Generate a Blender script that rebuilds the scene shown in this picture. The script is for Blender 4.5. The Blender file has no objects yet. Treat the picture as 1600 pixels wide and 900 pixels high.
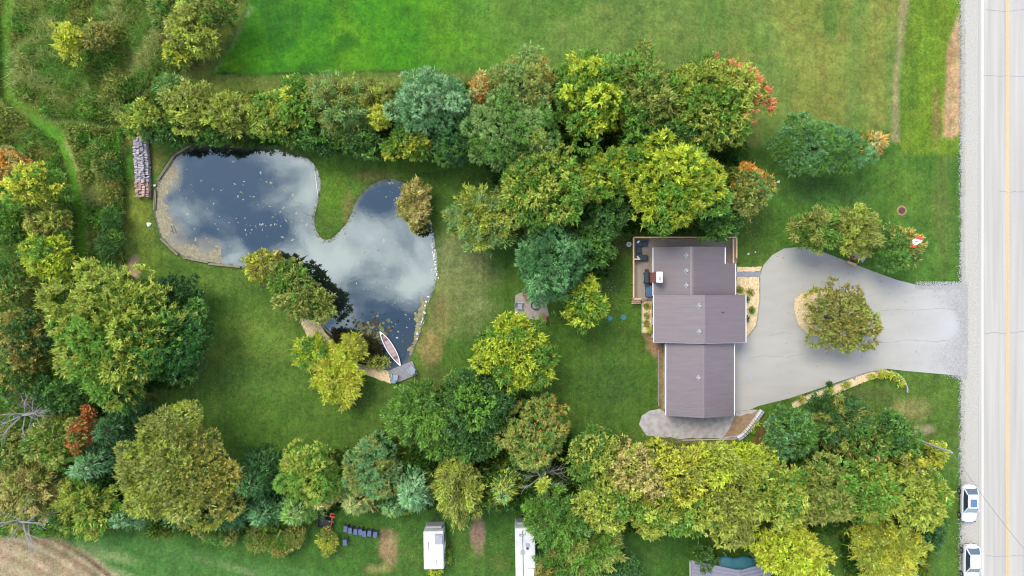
import bpy, math, random
import numpy as np
from mathutils import Vector, Matrix

R_ = math.radians
sc = bpy.context.scene
random.seed(7)
rng = np.random.default_rng(7)
H = 82.0          # camera height in metres
S = 13.0          # photo pixels per metre on the ground


def P(px, py, z=0.0):
    """a point of the photograph as a place in the garden, z metres above the lawn"""
    k = (H - z) / H / S
    return Vector(((px - 800) * k, (450 - py) * k, z))


# ---------------------------------------------------------------- camera
cam = bpy.data.cameras.new('camera')
cam.sensor_width = 36.0
cam.lens = 36.0 * H * S / 1600.0
cam.clip_start = 0.5
cam.clip_end = 3000
camo = bpy.data.objects.new('camera', cam)
camo.location = (0, 0, H)
camo.rotation_euler = (0, 0, 0)
sc.collection.objects.link(camo)
sc.camera = camo

# ---------------------------------------------------------------- light
SUN_EL, SUN_ROT = R_(57), R_(-38)
SKY_STRENGTH = 0.135
world = bpy.data.worlds.new('World')
sc.world = world
world.use_nodes = True
wt = world.node_tree
wt.nodes.clear()


def N(t, kind, **kw):
    n = t.nodes.new(kind)
    for k, v in kw.items():
        setattr(n, k, v)
    return n


def mathn(t, op, a, b=None, clamp=False):
    n = N(t, 'ShaderNodeMath', operation=op)
    n.use_clamp = clamp
    for i, v in enumerate((a, b)):
        if v is None:
            continue
        if hasattr(v, 'is_linked'):
            t.links.new(v, n.inputs[i])
        else:
            n.inputs[i].default_value = v
    return n.outputs[0]


wo = N(wt, 'ShaderNodeOutputWorld')
bg = N(wt, 'ShaderNodeBackground')
bg.inputs['Strength'].default_value = SKY_STRENGTH
sky = N(wt, 'ShaderNodeTexSky', sky_type='NISHITA')
sky.sun_disc = False
sky.sun_elevation = SUN_EL
sky.sun_rotation = SUN_ROT
sky.altitude = 200
sky.dust_density = 0.4
sky.ozone_density = 2.5
tc = N(wt, 'ShaderNodeTexCoord')
sep = N(wt, 'ShaderNodeSeparateXYZ')
wt.links.new(tc.outputs['Generated'], sep.inputs[0])
zc = mathn(wt, 'MAXIMUM', sep.outputs['Z'], 0.06)
u = mathn(wt, 'DIVIDE', sep.outputs['X'], zc)
v = mathn(wt, 'DIVIDE', sep.outputs['Y'], zc)
cmb = N(wt, 'ShaderNodeCombineXYZ')
wt.links.new(u, cmb.inputs[0]); wt.links.new(v, cmb.inputs[1])
no = N(wt, 'ShaderNodeTexNoise')
no.inputs['Scale'].default_value = 7.5
no.inputs['Detail'].default_value = 7
no.inputs['Roughness'].default_value = 0.58
no.inputs['Distortion'].default_value = 0.25
wt.links.new(cmb.outputs[0], no.inputs['Vector'])
acc = mathn(wt, 'ADD', mathn(wt, 'MULTIPLY', no.outputs['Fac'], 1.5), -.25)
# where the broken cloud stands thicker or opens to blue
for (cx, cy, r, w) in ((452, 290, 62, .32), (515, 395, 55, .24), (600, 372, 48, .17), (650, 440, 60, .22),
                       (300, 320, 30, .13), (370, 395, 36, .17), (560, 480, 70, .20), (500, 330, 45, .1),
                       (345, 262, 66, -.26), (420, 362, 36, -.16), (600, 305, 40, -.26), (620, 540, 60, -.34),
                       (270, 380, 60, -.12)):
    d = N(wt, 'ShaderNodeVectorMath', operation='DISTANCE')
    wt.links.new(cmb.outputs[0], d.inputs[0])
    d.inputs[1].default_value = ((cx - 800) / (S * H), (450 - cy) / (S * H), 0)
    m = N(wt, 'ShaderNodeMapRange', interpolation_type='SMOOTHSTEP')
    m.inputs['From Min'].default_value = 1.5 * r / (S * H)
    m.inputs['From Max'].default_value = 0
    m.inputs['To Min'].default_value = 0
    m.inputs['To Max'].default_value = w
    wt.links.new(d.outputs['Value'], m.inputs['Value'])
    acc = mathn(wt, 'ADD', acc, m.outputs[0])
mr = N(wt, 'ShaderNodeMapRange', interpolation_type='SMOOTHSTEP')
mr.inputs['From Min'].default_value = 0.42
mr.inputs['From Max'].default_value = 0.92
wt.links.new(acc, mr.inputs['Value'])
mixc = N(wt, 'ShaderNodeMix', data_type='RGBA')
mixc.inputs[7].default_value = (14.2, 13.5, 12.9, 1)
wt.links.new(mr.outputs[0], mixc.inputs[0])
wt.links.new(sky.outputs[0], mixc.inputs[6])
wt.links.new(mixc.outputs[2], bg.inputs['Color'])
wt.links.new(bg.outputs[0], wo.inputs[0])

sun = bpy.data.lights.new('sun', 'SUN')
sun.energy = 1.5
sun.angle = R_(28)
sun.color = (1.0, 0.93, 0.80)
suno = bpy.data.objects.new('sun', sun)
sd = Vector((math.sin(SUN_ROT) * math.cos(SUN_EL), math.cos(SUN_ROT) * math.cos(SUN_EL), math.sin(SUN_EL)))
suno.rotation_euler = sd.to_track_quat('Z', 'Y').to_euler()
suno.location = (0, 0, 60)
sc.collection.objects.link(suno)
sc.view_settings.view_transform = 'Standard'
sc.view_settings.look = 'None'
sc.view_settings.gamma = 1
sc.view_settings.exposure = 1.88
sc.cycles.pixel_filter_type = 'BLACKMAN_HARRIS'
sc.cycles.filter_width = 1.15
sc.cycles.max_bounces = 6
sc.cycles.diffuse_bounces = 3
sc.cycles.transparent_max_bounces = 4

GAIN = 3.0        # how much brighter the picture shows a surface than its base colour


def lin(c):
    c = np.asarray(c, float) / 255.0
    return np.where(c <= 0.04045, c / 12.92, ((c + 0.055) / 1.055) ** 2.4)


def A(*rgb):
    """base colour of a surface whose sunlit colour in the photograph is rgb"""
    return np.clip(lin(rgb) / GAIN, 0.002, 0.85)


# ---------------------------------------------------------------- materials
def mat(name, col, rough=0.8, var=0.15, scale=6.0, metallic=0.0, spec=0.3, bump=0.0, attr=False, stretch=None, detail=3):
    m = bpy.data.materials.new(name)
    m.use_nodes = True
    t = m.node_tree
    b = t.nodes['Principled BSDF']
    b.inputs['Roughness'].default_value = rough
    b.inputs['Metallic'].default_value = metallic
    b.inputs['Specular IOR Level'].default_value = spec
    c = N(t, 'ShaderNodeTexCoord')
    nz = N(t, 'ShaderNodeTexNoise')
    nz.inputs['Scale'].default_value = scale
    nz.inputs['Detail'].default_value = detail
    if stretch:
        mp = N(t, 'ShaderNodeMapping')
        mp.inputs['Scale'].default_value = stretch
        t.links.new(c.outputs['Object'], mp.inputs[0]); t.links.new(mp.outputs[0], nz.inputs['Vector'])
    else:
        t.links.new(c.outputs['Object'], nz.inputs['Vector'])
    r = N(t, 'ShaderNodeMapRange')
    r.inputs['From Min'].default_value = 0.25; r.inputs['From Max'].default_value = 0.75
    r.inputs['To Min'].default_value = 1 - var; r.inputs['To Max'].default_value = 1 + var
    t.links.new(nz.outputs['Fac'], r.inputs['Value'])
    mx = N(t, 'ShaderNodeVectorMath', operation='SCALE')
    t.links.new(r.outputs[0], mx.inputs['Scale'])
    if attr:
        a = N(t, 'ShaderNodeAttribute', attribute_name='Col')
        t.links.new(a.outputs['Color'], mx.inputs[0])
    else:
        mx.inputs[0].default_value = tuple(col)[:3]
    t.links.new(mx.outputs[0], b.inputs['Base Color'])
    if bump:
        bp = N(t, 'ShaderNodeBump')
        bp.inputs['Strength'].default_value = bump
        bp.inputs['Distance'].default_value = 0.03
        t.links.new(nz.outputs['Fac'], bp.inputs['Height']); t.links.new(bp.outputs[0], b.inputs['Normal'])
    return m


def grass_material(name, grain=1.0, stripes=0.0, ang=0.0):
    m = bpy.data.materials.new(name)
    m.use_nodes = True
    t = m.node_tree
    b = t.nodes['Principled BSDF']
    b.inputs['Roughness'].default_value = 0.85
    b.inputs['Specular IOR Level'].default_value = 0.15
    c = N(t, 'ShaderNodeTexCoord')
    a = N(t, 'ShaderNodeAttribute', attribute_name='Col')
    fac = None
    for sc_, v_, st in ((0.28, .16, None), (1.1, .24, None), (3.3, .22 * grain, (1, 1, 1)), (9.0, .30 * grain, None)):
        nz = N(t, 'ShaderNodeTexNoise')
        nz.inputs['Scale'].default_value = sc_
        nz.inputs['Detail'].default_value = 4
        nz.inputs['Roughness'].default_value = .6
        mp = N(t, 'ShaderNodeMapping')
        mp.inputs['Rotation'].default_value = (.35, .25, .7 + sc_)
        mp.inputs['Location'].default_value = (sc_ * 3.1, 1.7, sc_)
        t.links.new(c.outputs['Object'], mp.inputs[0]); t.links.new(mp.outputs[0], nz.inputs['Vector'])
        r = N(t, 'ShaderNodeMapRange')
        r.inputs['From Min'].default_value = .3; r.inputs['From Max'].default_value = .7
        r.inputs['To Min'].default_value = 1 - v_; r.inputs['To Max'].default_value = 1 + v_
        t.links.new(nz.outputs['Fac'], r.inputs['Value'])
        fac = r.outputs[0] if fac is None else mathn(t, 'MULTIPLY', fac, r.outputs[0])
    last = nz
    if stripes:
        mp = N(t, 'ShaderNodeMapping')
        mp.inputs['Rotation'].default_value = (0, 0, ang)
        mp.inputs['Scale'].default_value = (1.4, 0.05, 1)
        t.links.new(c.outputs['Object'], mp.inputs[0])
        nz = N(t, 'ShaderNodeTexNoise')
        nz.inputs['Scale'].default_value = 1.6
        nz.inputs['Detail'].default_value = 3
        t.links.new(mp.outputs[0], nz.inputs['Vector'])
        r = N(t, 'ShaderNodeMapRange')
        r.inputs['From Min'].default_value = .3; r.inputs['From Max'].default_value = .7
        r.inputs['To Min'].default_value = 1 - stripes; r.inputs['To Max'].default_value = 1 + stripes
        t.links.new(nz.outputs['Fac'], r.inputs['Value'])
        fac = mathn(t, 'MULTIPLY', fac, r.outputs[0])
    sc2 = N(t, 'ShaderNodeVectorMath', operation='SCALE')
    t.links.new(a.outputs['Color'], sc2.inputs[0]); t.links.new(fac, sc2.inputs['Scale'])
    # hue drift between dry and lush blades
    nz = N(t, 'ShaderNodeTexNoise')
    nz.inputs['Scale'].default_value = 0.55; nz.inputs['Detail'].default_value = 5
    t.links.new(c.outputs['Object'], nz.inputs['Vector'])
    r = N(t, 'ShaderNodeMapRange')
    r.inputs['From Min'].default_value = .42; r.inputs['From Max'].default_value = .72
    r.inputs['To Min'].default_value = 0; r.inputs['To Max'].default_value = .6
    t.links.new(nz.outputs['Fac'], r.inputs['Value'])
    hue = N(t, 'ShaderNodeVectorMath', operation='MULTIPLY')
    hue.inputs[1].default_value = (1.45, 1.08, 1.35)
    t.links.new(sc2.outputs[0], hue.inputs[0])
    mx = N(t, 'ShaderNodeMix', data_type='RGBA')
    t.links.new(r.outputs[0], mx.inputs[0]); t.links.new(sc2.outputs[0], mx.inputs[6]); t.links.new(hue.outputs[0], mx.inputs[7])
    t.links.new(mx.outputs[2], b.inputs['Base Color'])
    bp = N(t, 'ShaderNodeBump')
    bp.inputs['Strength'].default_value = .6; bp.inputs['Distance'].default_value = 0.06
    t.links.new(last.outputs['Fac'], bp.inputs['Height']); t.links.new(bp.outputs[0], b.inputs['Normal'])
    return m


def leaf_material(name='leaf', trans=0.3):
    m = bpy.data.materials.new(name)
    m.use_nodes = True
    t = m.node_tree
    t.nodes.clear()
    o = N(t, 'ShaderNodeOutputMaterial')
    a = N(t, 'ShaderNodeAttribute', attribute_name='Col')
    d = N(t, 'ShaderNodeBsdfDiffuse')
    tr = N(t, 'ShaderNodeBsdfTranslucent')
    gl = N(t, 'ShaderNodeBsdfGlossy')
    gl.inputs['Roughness'].default_value = .55
    gl.inputs['Color'].default_value = (.9, .9, .9, 1)
    mx = N(t, 'ShaderNodeMixShader'); mx.inputs[0].default_value = trans
    m2 = N(t, 'ShaderNodeMixShader'); m2.inputs[0].default_value = .018
    t.links.new(a.outputs['Color'], d.inputs['Color']); t.links.new(a.outputs['Color'], tr.inputs['Color'])
    t.links.new(d.outputs[0], mx.inputs[1]); t.links.new(tr.outputs[0], mx.inputs[2])
    t.links.new(mx.outputs[0], m2.inputs[1]); t.links.new(gl.outputs[0], m2.inputs[2])
    t.links.new(m2.outputs[0], o.inputs[0])
    return m


M = {}
M['lawn'] = grass_material('lawn_grass', 1.15, .11, R_(8))
M['hay'] = grass_material('hay_grass', .9, .08, R_(-35))
M['meadow'] = grass_material('meadow_growth', 1.5)
M['soil'] = grass_material('tilled_soil', 1.1)
M['mud'] = mat('pond_mud', A(80, 75, 55), attr=True, scale=3, var=.3)
M['leaf'] = leaf_material('leaf', .42)
M['needle'] = leaf_material('needle', .2)
M['bark'] = mat('bark', (.09, .065, .045), .9, .35, 8, stretch=(4, 4, .6), bump=.5)
M['deadwood'] = mat('bleached_dead_wood', A(190, 185, 175), .85, .2, 10)
M['asphalt'] = mat('weathered_asphalt', A(221, 215, 201), .85, .15, 1.2, stretch=(1.6, .04, 1), attr=False)
M['drive'] = mat('driveway_asphalt', A(214, 210, 197), .85, .09, .35, detail=12, stretch=(.5, 1.7, 1))
M['gravel'] = mat('shoulder_gravel', A(222, 216, 200), .95, .24, 7, detail=10, bump=.25)
t_ = M['drive'].node_tree
bs_ = t_.nodes['Principled BSDF']
src_ = bs_.inputs['Base Color'].links[0].from_socket
tc_ = N(t_, 'ShaderNodeTexCoord'); sx_ = N(t_, 'ShaderNodeSeparateXYZ'); t_.links.new(tc_.outputs['Object'], sx_.inputs[0])
nz_ = N(t_, 'ShaderNodeTexNoise'); nz_.inputs['Scale'].default_value = .8; nz_.inputs['Detail'].default_value = 8; t_.links.new(tc_.outputs['Object'], nz_.inputs['Vector'])
ad_ = mathn(t_, 'ADD', sx_.outputs['X'], mathn(t_, 'MULTIPLY', nz_.outputs['Fac'], 9.0))
mr_ = N(t_, 'ShaderNodeMapRange', interpolation_type='SMOOTHSTEP'); mr_.inputs['From Min'].default_value = 49; mr_.inputs['From Max'].default_value = 61; mr_.inputs['To Max'].default_value = .8
t_.links.new(ad_, mr_.inputs['Value'])
mx_ = N(t_, 'ShaderNodeMix', data_type='RGBA'); mx_.inputs[7].default_value = (*A(228, 226, 222), 1)      # pale road dust tracked in
t_.links.new(mr_.outputs[0], mx_.inputs[0]); t_.links.new(src_, mx_.inputs[6]); t_.links.new(mx_.outputs[2], bs_.inputs['Base Color'])
M['gravel2'] = mat('gravel_pad', A(222, 215, 208), .95, .28, 1.6, detail=12, bump=.5)
M['dirt'] = mat('bare_dirt', A(190, 156, 120), .95, .30, 2.2, detail=8, bump=.4)
M['chips'] = mat('wood_chips', A(255, 228, 176) * 1.25, .9, .22, 7, detail=10, bump=.3)
M['stonepave'] = mat('patio_stone', A(200, 188, 174), .9, .18, 3, detail=6)
M['whiteline'] = mat('white_road_paint', (.42, .42, .42), .6, .05, 4)
M['yellowline'] = mat('yellow_road_paint', (.33, .245, .115), .6, .12, 4)
M['crack2'] = mat('drive_crack', A(182, 182, 186), .9, .2, 5)
M['stain'] = mat('pale_stain', A(208, 210, 214), .85, .1, 5)
M['crack'] = mat('crack_filler', A(175, 176, 184), .8, .2, 5)
M['roof'] = mat('mauve_metal_roof', A(148, 132, 132), .42, .08, .9, spec=.45, stretch=(.4, 3, 1))
M['roof_n'] = mat('shaded_mauve_roof', A(136, 122, 122), .45, .09, .9, spec=.4, stretch=(.4, 3, 1))  # north roof: same mauve with tree shade darkened into the colour
M['roof2'] = mat('neighbour_metal_roof', A(156, 151, 166), .4, .05, .5, spec=.45)
M['trim'] = mat('white_trim', (.5, .5, .5), .5, .04, 3)
M['siding'] = mat('pale_siding', (.42, .40, .36), .6, .06, 3)
M['brick'] = mat('red_brick', (.23, .075, .05), .85, .25, 6)
M['mortar'] = mat('mortar', (.33, .30, .27), .9, .1, 8)
M['glass'] = mat('dark_glass', (.02, .028, .035), .08, .1, 2, spec=.6)
M['glassb'] = mat('sky_tinted_glass', (.035, .055, .07), .12, .1, 2, spec=.8)
M['sunroof'] = mat('blue_sunroof_glass', (.012, .05, .13), .08, .1, 2, spec=.8)
M['deckwood'] = mat('weathered_deck_board', A(200, 182, 162), .8, .22, 5, stretch=(6, .5, 1))
M['railwood'] = mat('fresh_cedar_rail', A(250, 206, 154) * 1.25, .7, .12, 5, stretch=(2, 2, .5))
M['dockwood'] = mat('grey_dock_board', A(190, 188, 192), .8, .18, 5)
M['oldwood'] = mat('silvered_edging_wood', A(168, 162, 132), .85, .2, 6)
M['paint'] = mat('white_car_paint', (.40, .40, .41), .18, .02, 2, spec=.6)
M['rubber'] = mat('black_rubber', (.012, .012, .013), .7, .1, 8)
M['rim'] = mat('alloy_rim', (.35, .35, .36), .3, .1, 5, metallic=.7)
M['rvwhite'] = mat('white_trailer_shell', (.36, .36, .36), .45, .14, 1.2)
M['rvgrey'] = mat('grey_trailer_trim', (.20, .21, .22), .5, .1, 3)
M['darkfab'] = mat('charcoal_cushion', (.022, .032, .042), .85, .2, 6)
M['bluefab'] = mat('blue_cover', (.035, .07, .13), .7, .15, 5)
M['black'] = mat('black_metal', (.018, .018, .02), .5, .1, 5)
M['red'] = mat('red_paint', (.42, .06, .035), .5, .12, 5)
M['flagred'] = mat('flag_red', (.62, .03, .03), .7, .04, 5)
M['flagwhite'] = mat('flag_white', (.75, .75, .75), .7, .03, 5)
M['canoe'] = mat('canoe_white', (.62, .63, .68), .35, .05, 3)
M['canoein'] = mat('canoe_interior', A(228, 196, 186), .6, .12, 5)
M['seatwood'] = mat('worn_seat', A(168, 120, 108), .7, .1, 5)
M['stone'] = mat('pale_stone', (.40, .39, .37), .9, .25, 5, bump=.3)
M['rock'] = mat('grey_rock', (.17, .165, .155), .9, .3, 5, bump=.4)
M['binblue'] = mat('slate_blue_plastic', A(108, 122, 160), .5, .1, 5)
M['teal'] = mat('teal_tarp', A(60, 140, 160), .5, .15, 1.5)
M['tealid'] = mat('teal_plastic_lid', A(60, 150, 150), .5, .1, 5)
M['rust'] = mat('red_brown_lid', A(120, 75, 60), .8, .25, 8)
M['ash'] = mat('pale_ash', A(206, 206, 210), .9, .2, 8)
M['wire'] = mat('grey_cable', A(150, 150, 155), .6, .05, 5)
M['pole'] = mat('weathered_pole', A(226, 220, 208), .85, .15, 5)
M['logend'] = mat('split_log', (.3, .25, .25), .85, .3, 4, attr=True)
M['algae'] = mat('algae_scum', A(176, 160, 118), .9, .25, 4, attr=True)
M['chair'] = mat('grey_chair_paint', A(190, 205, 215), .6, .08, 5)


def water_material():
    m = bpy.data.materials.new('pond_water')
    m.use_nodes = True
    t = m.node_tree
    t.nodes.clear()
    o = N(t, 'ShaderNodeOutputMaterial')
    a = N(t, 'ShaderNodeAttribute', attribute_name='Col')
    d = N(t, 'ShaderNodeBsdfDiffuse')
    g = N(t, 'ShaderNodeBsdfGlossy')
    g.inputs['Roughness'].default_value = .008
    g.inputs['Color'].default_value = (.74, .90, .94, 1)
    c = N(t, 'ShaderNodeTexCoord')
    nz = N(t, 'ShaderNodeTexNoise'); nz.inputs['Scale'].default_value = 2.6; nz.inputs['Detail'].default_value = 3
    bp = N(t, 'ShaderNodeBump'); bp.inputs['Strength'].default_value = .008; bp.inputs['Distance'].default_value = .1
    t.links.new(c.outputs['Object'], nz.inputs['Vector']); t.links.new(nz.outputs['Fac'], bp.inputs['Height'])
    t.links.new(bp.outputs[0], g.inputs['Normal'])
    mx = N(t, 'ShaderNodeMixShader')
    fac = N(t, 'ShaderNodeAttribute', attribute_name='clear')
    t.links.new(a.outputs['Color'], d.inputs['Color'])
    r = N(t, 'ShaderNodeMapRange')
    r.inputs['To Min'].default_value = .06; r.inputs['To Max'].default_value = .102
    t.links.new(fac.outputs['Fac'], r.inputs['Value'])
    t.links.new(r.outputs[0], mx.inputs[0])
    t.links.new(d.outputs[0], mx.inputs[1]); t.links.new(g.outputs[0], mx.inputs[2]); t.links.new(mx.outputs[0], o.inputs[0])
    return m


M['water'] = water_material()

# ---------------------------------------------------------------- object helpers
col = sc.collection


def tag(o, label=None, cat=None, group=None, kind=None):
    if label: o['label'] = label
    if cat: o['category'] = cat
    if group: o['group'] = group
    if kind: o['kind'] = kind
    return o


def empty(name, loc, rz=0.0, label=None, cat=None, group=None):
    o = bpy.data.objects.new(name, None)
    o.location = loc
    o.rotation_euler = (0, 0, rz)
    o.empty_display_size = .3
    col.objects.link(o)
    return tag(o, label, cat, group)


def link(name, me, m, parent=None):
    if m and not me.materials:
        me.materials.append(m)
    o = bpy.data.objects.new(name, me)
    col.objects.link(o)
    if parent:
        o.parent = parent
    return o


def np_mesh(name, verts, faces, cols=None, extra=None, smooth=False):
    """verts (n,3), faces (m,3|4); cols per vertex"""
    me = bpy.data.meshes.new(name)
    verts = np.ascontiguousarray(verts, np.float32)
    faces = np.ascontiguousarray(faces, np.int32)
    nf, k = faces.shape
    me.vertices.add(len(verts)); me.vertices.foreach_set('co', verts.ravel())
    me.loops.add(nf * k); me.loops.foreach_set('vertex_index', faces.ravel())
    me.polygons.add(nf); me.polygons.foreach_set('loop_start', np.arange(0, nf * k, k, dtype=np.int32))
    me.polygons.foreach_set('use_smooth', np.full(nf, smooth, dtype=bool))
    me.update(calc_edges=True)
    if cols is not None:
        at = me.attributes.new('Col', 'FLOAT_COLOR', 'POINT')
        c4 = np.ones((len(verts), 4), np.float32); c4[:, :3] = cols
        at.data.foreach_set('color', c4.ravel())
    for k_, a_ in (extra or {}).items():
        at = me.attributes.new(k_, 'FLOAT', 'POINT')
        at.data.foreach_set('value', np.ascontiguousarray(a_, np.float32))
    return me


class MB:
    def __init__(s):
        s.v, s.f, s.c = [], [], []

    def add(s, vs, fs, M4=None, c=None):
        b = len(s.v)
        for q in vs:
            q = Vector(q)
            s.v.append(tuple(M4 @ q) if M4 is not None else tuple(q))
            s.c.append(c if c is not None else (.5, .5, .5))
        s.f += [tuple(i + b for i in f) for f in fs]
        return s

    def box(s, c, d, rz=0, rx=0, ry=0, taper=1.0, col_=None):
        x, y, z = d[0] / 2, d[1] / 2, d[2] / 2
        vs = [(-x, -y, -z), (x, -y, -z), (x, y, -z), (-x, y, -z)] + [(a * taper, b * taper, z) for a, b in ((-x, -y), (x, -y), (x, y), (-x, y))]
        m = Matrix.Translation(c) @ Matrix.Rotation(rz, 4, 'Z') @ Matrix.Rotation(ry, 4, 'Y') @ Matrix.Rotation(rx, 4, 'X')
        return s.add(vs, [(3, 2, 1, 0), (4, 5, 6, 7), (0, 1, 5, 4), (1, 2, 6, 5), (2, 3, 7, 6), (3, 0, 4, 7)], m, col_)

    def bar(s, a, b, w, h=None, col_=None):
        """a beam from a to b"""
        a, b = Vector(a), Vector(b)
        d = b - a
        L = d.length
        q = d.to_track_quat('Y', 'Z').to_matrix().to_4x4()
        h = h or w
        x, y, z = w / 2, L / 2, h / 2
        vs = [(-x, -y, -z), (x, -y, -z), (x, y, -z), (-x, y, -z), (-x, -y, z), (x, -y, z), (x, y, z), (-x, y, z)]
        return s.add(vs, [(3, 2, 1, 0), (4, 5, 6, 7), (0, 1, 5, 4), (1, 2, 6, 5), (2, 3, 7, 6), (3, 0, 4, 7)], Matrix.Translation((a + b) / 2) @ q, col_)

    def tube(s, pts, rad, n=8, cap=True, col_=None):
        pts = [Vector(p) for p in pts]
        b0 = len(s.v)
        for i, p in enumerate(pts):
            d = (pts[min(i + 1, len(pts) - 1)] - pts[max(i - 1, 0)]).normalized()
            q = d.to_track_quat('Z', 'Y').to_matrix()
            r = rad[i] if hasattr(rad, '__len__') else rad
            for k in range(n):
                a = 2 * math.pi * k / n
                s.v.append(tuple(p + q @ Vector((math.cos(a) * r, math.sin(a) * r, 0))))
                s.c.append(col_ or (.5, .5, .5))
        for i in range(len(pts) - 1):
            for k in range(n):
                a, b = b0 + i * n + k, b0 + i * n + (k + 1) % n
                s.f.append((a, b, b + n, a + n))
        if cap:
            s.f.append(tuple(b0 + k for k in reversed(range(n))))
            s.f.append(tuple(b0 + (len(pts) - 1) * n + k for k in range(n)))
        return s

    def disc(s, c, r, h, n=16, taper=1.0, col_=None):
        vs = [(c[0] + r * math.cos(2 * math.pi * k / n), c[1] + r * math.sin(2 * math.pi * k / n), c[2]) for k in range(n)]
        vs += [(c[0] + r * taper * math.cos(2 * math.pi * k / n), c[1] + r * taper * math.sin(2 * math.pi * k / n), c[2] + h) for k in range(n)]
        fs = [tuple(reversed(range(n))), tuple(range(n, 2 * n))] + [(k, (k + 1) % n, n + (k + 1) % n, n + k) for k in range(n)]
        return s.add(vs, fs, None, col_)

    def ring(s, c, r0, r1, h, n=20):
        vs = []
        for z in (c[2], c[2] + h):
            for r in (r0, r1):
                vs += [(c[0] + r * math.cos(2 * math.pi * k / n), c[1] + r * math.sin(2 * math.pi * k / n), z) for k in range(n)]
        fs = []
        for k in range(n):
            j = (k + 1) % n
            fs += [(2 * n + k, 2 * n + j, 3 * n + j, 3 * n + k)[::-1], (n + k, n + j, 3 * n + j, 3 * n + k), (j, k, 2 * n + k, 2 * n + j), (k, j, n + j, n + k)]
        return s.add(vs, fs)

    def prism(s, pts, z0, z1):
        n = len(pts)
        vs = [(p[0], p[1], z0) for p in pts] + [(p[0], p[1], z1) for p in pts]
        return s.add(vs, [tuple(reversed(range(n))), tuple(range(n, 2 * n))] + [(k, (k + 1) % n, n + (k + 1) % n, n + k) for k in range(n)])

    def blob(s, c, r, squash=(1, 1, .7), j=.25, col_=None):
        t = (1 + 5 ** .5) / 2
        vs = [(-1, t, 0), (1, t, 0), (-1, -t, 0), (1, -t, 0), (0, -1, t), (0, 1, t), (0, -1, -t), (0, 1, -t), (t, 0, -1), (t, 0, 1), (-t, 0, -1), (-t, 0, 1)]
        fs = [(0, 11, 5), (0, 5, 1), (0, 1, 7), (0, 7, 10), (0, 10, 11), (1, 5, 9), (5, 11, 4), (11, 10, 2), (10, 7, 6), (7, 1, 8), (3, 9, 4), (3, 4, 2), (3, 2, 6), (3, 6, 8), (3, 8, 9), (4, 9, 5), (2, 4, 11), (6, 2, 10), (8, 6, 7), (9, 8, 1)]
        a = random.random() * 6.28
        ca, sa = math.cos(a), math.sin(a)
        out = []
        for q in vs:
            q = Vector(q).normalized() * r * (1 + random.uniform(-j, j))
            x, y, z = q.x * squash[0], q.y * squash[1], q.z * squash[2]
            out.append((c[0] + x * ca - y * sa, c[1] + x * sa + y * ca, c[2] + z))
        return s.add(out, fs, None, col_)

    def build(s, name, m, parent=None, attr=False, bevel=0, smooth=False, kind=None):
        me = bpy.data.meshes.new(name)
        me.from_pydata(s.v, [], s.f)
        if attr:
            at = me.attributes.new('Col', 'FLOAT_COLOR', 'POINT')
            at.data.foreach_set('color', np.array([(*c, 1) for c in s.c], np.float32).ravel())
        if smooth:
            me.polygons.foreach_set('use_smooth', np.full(len(me.polygons), True))
        me.update()
        o = link(name, me, m, parent)
        if bevel:
            b = o.modifiers.new('bevel', 'BEVEL'); b.width = bevel; b.segments = 2; b.limit_method = 'ANGLE'
        if kind: o['kind'] = kind
        return o


def copy_tree(o, parent=None, **kw):
    c = o.copy()
    col.objects.link(c)
    c.parent = parent
    for ch in [x for x in o.children]:
        copy_tree(ch, c)
    return c


# ---------------------------------------------------------------- numpy noise and polygon distance
def vnoise(x, y, scale, seed, octaves=4, rough=.5):
    out = np.zeros_like(x, float)
    amp, tot = 1.0, 0.0
    for o in range(octaves):
        r = np.random.default_rng(seed * 31 + o)
        T = r.random((256, 256))
        ct, st_ = math.cos(.6 + o * 1.1 + seed), math.sin(.6 + o * 1.1 + seed)
        X, Y = (x * ct - y * st_) / scale * 2 ** o + 57.3 * o + 3000, (x * st_ + y * ct) / scale * 2 ** o + 31.7 * o + 3000
        xi, yi = np.floor(X).astype(int), np.floor(Y).astype(int)
        fx, fy = X - xi, Y - yi
        fx, fy = fx * fx * (3 - 2 * fx), fy * fy * (3 - 2 * fy)
        g = lambda i, j: T[(xi + i) % 256, (yi + j) % 256]
        out += amp * (g(0, 0) * (1 - fx) * (1 - fy) + g(1, 0) * fx * (1 - fy) + g(0, 1) * (1 - fx) * fy + g(1, 1) * fx * fy)
        tot += amp
        amp *= rough
    return out / tot


def sdf(px, py, poly):
    """signed distance in photo pixels, negative inside"""
    poly = np.asarray(poly, float)
    d = np.full(px.shape, 1e18)
    inside = np.zeros(px.shape, bool)
    n = len(poly)
    for i in range(n):
        ax, ay = poly[i]
        bx, by = poly[(i + 1) % n]
        ex, ey = bx - ax, by - ay
        wx, wy = px - ax, py - ay
        tt = np.clip((wx * ex + wy * ey) / (ex * ex + ey * ey + 1e-12), 0, 1)
        d = np.minimum(d, (wx - ex * tt) ** 2 + (wy - ey * tt) ** 2)
        c = (ay > py) != (by > py)
        with np.errstate(divide='ignore', invalid='ignore'):
            xs = ax + (py - ay) * ex / (ey if ey != 0 else 1e-12)
        inside ^= c & (px < xs)
    d = np.sqrt(d)
    return np.where(inside, -d, d)


def linedist(px, py, pts):
    d = np.full(px.shape, 1e18)
    for (ax, ay), (bx, by) in zip(pts[:-1], pts[1:]):
        ex, ey = bx - ax, by - ay
        tt = np.clip(((px - ax) * ex + (py - ay) * ey) / (ex * ex + ey * ey), 0, 1)
        d = np.minimum(d, (px - ax - ex * tt) ** 2 + (py - ay - ey * tt) ** 2)
    return np.sqrt(d)


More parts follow.
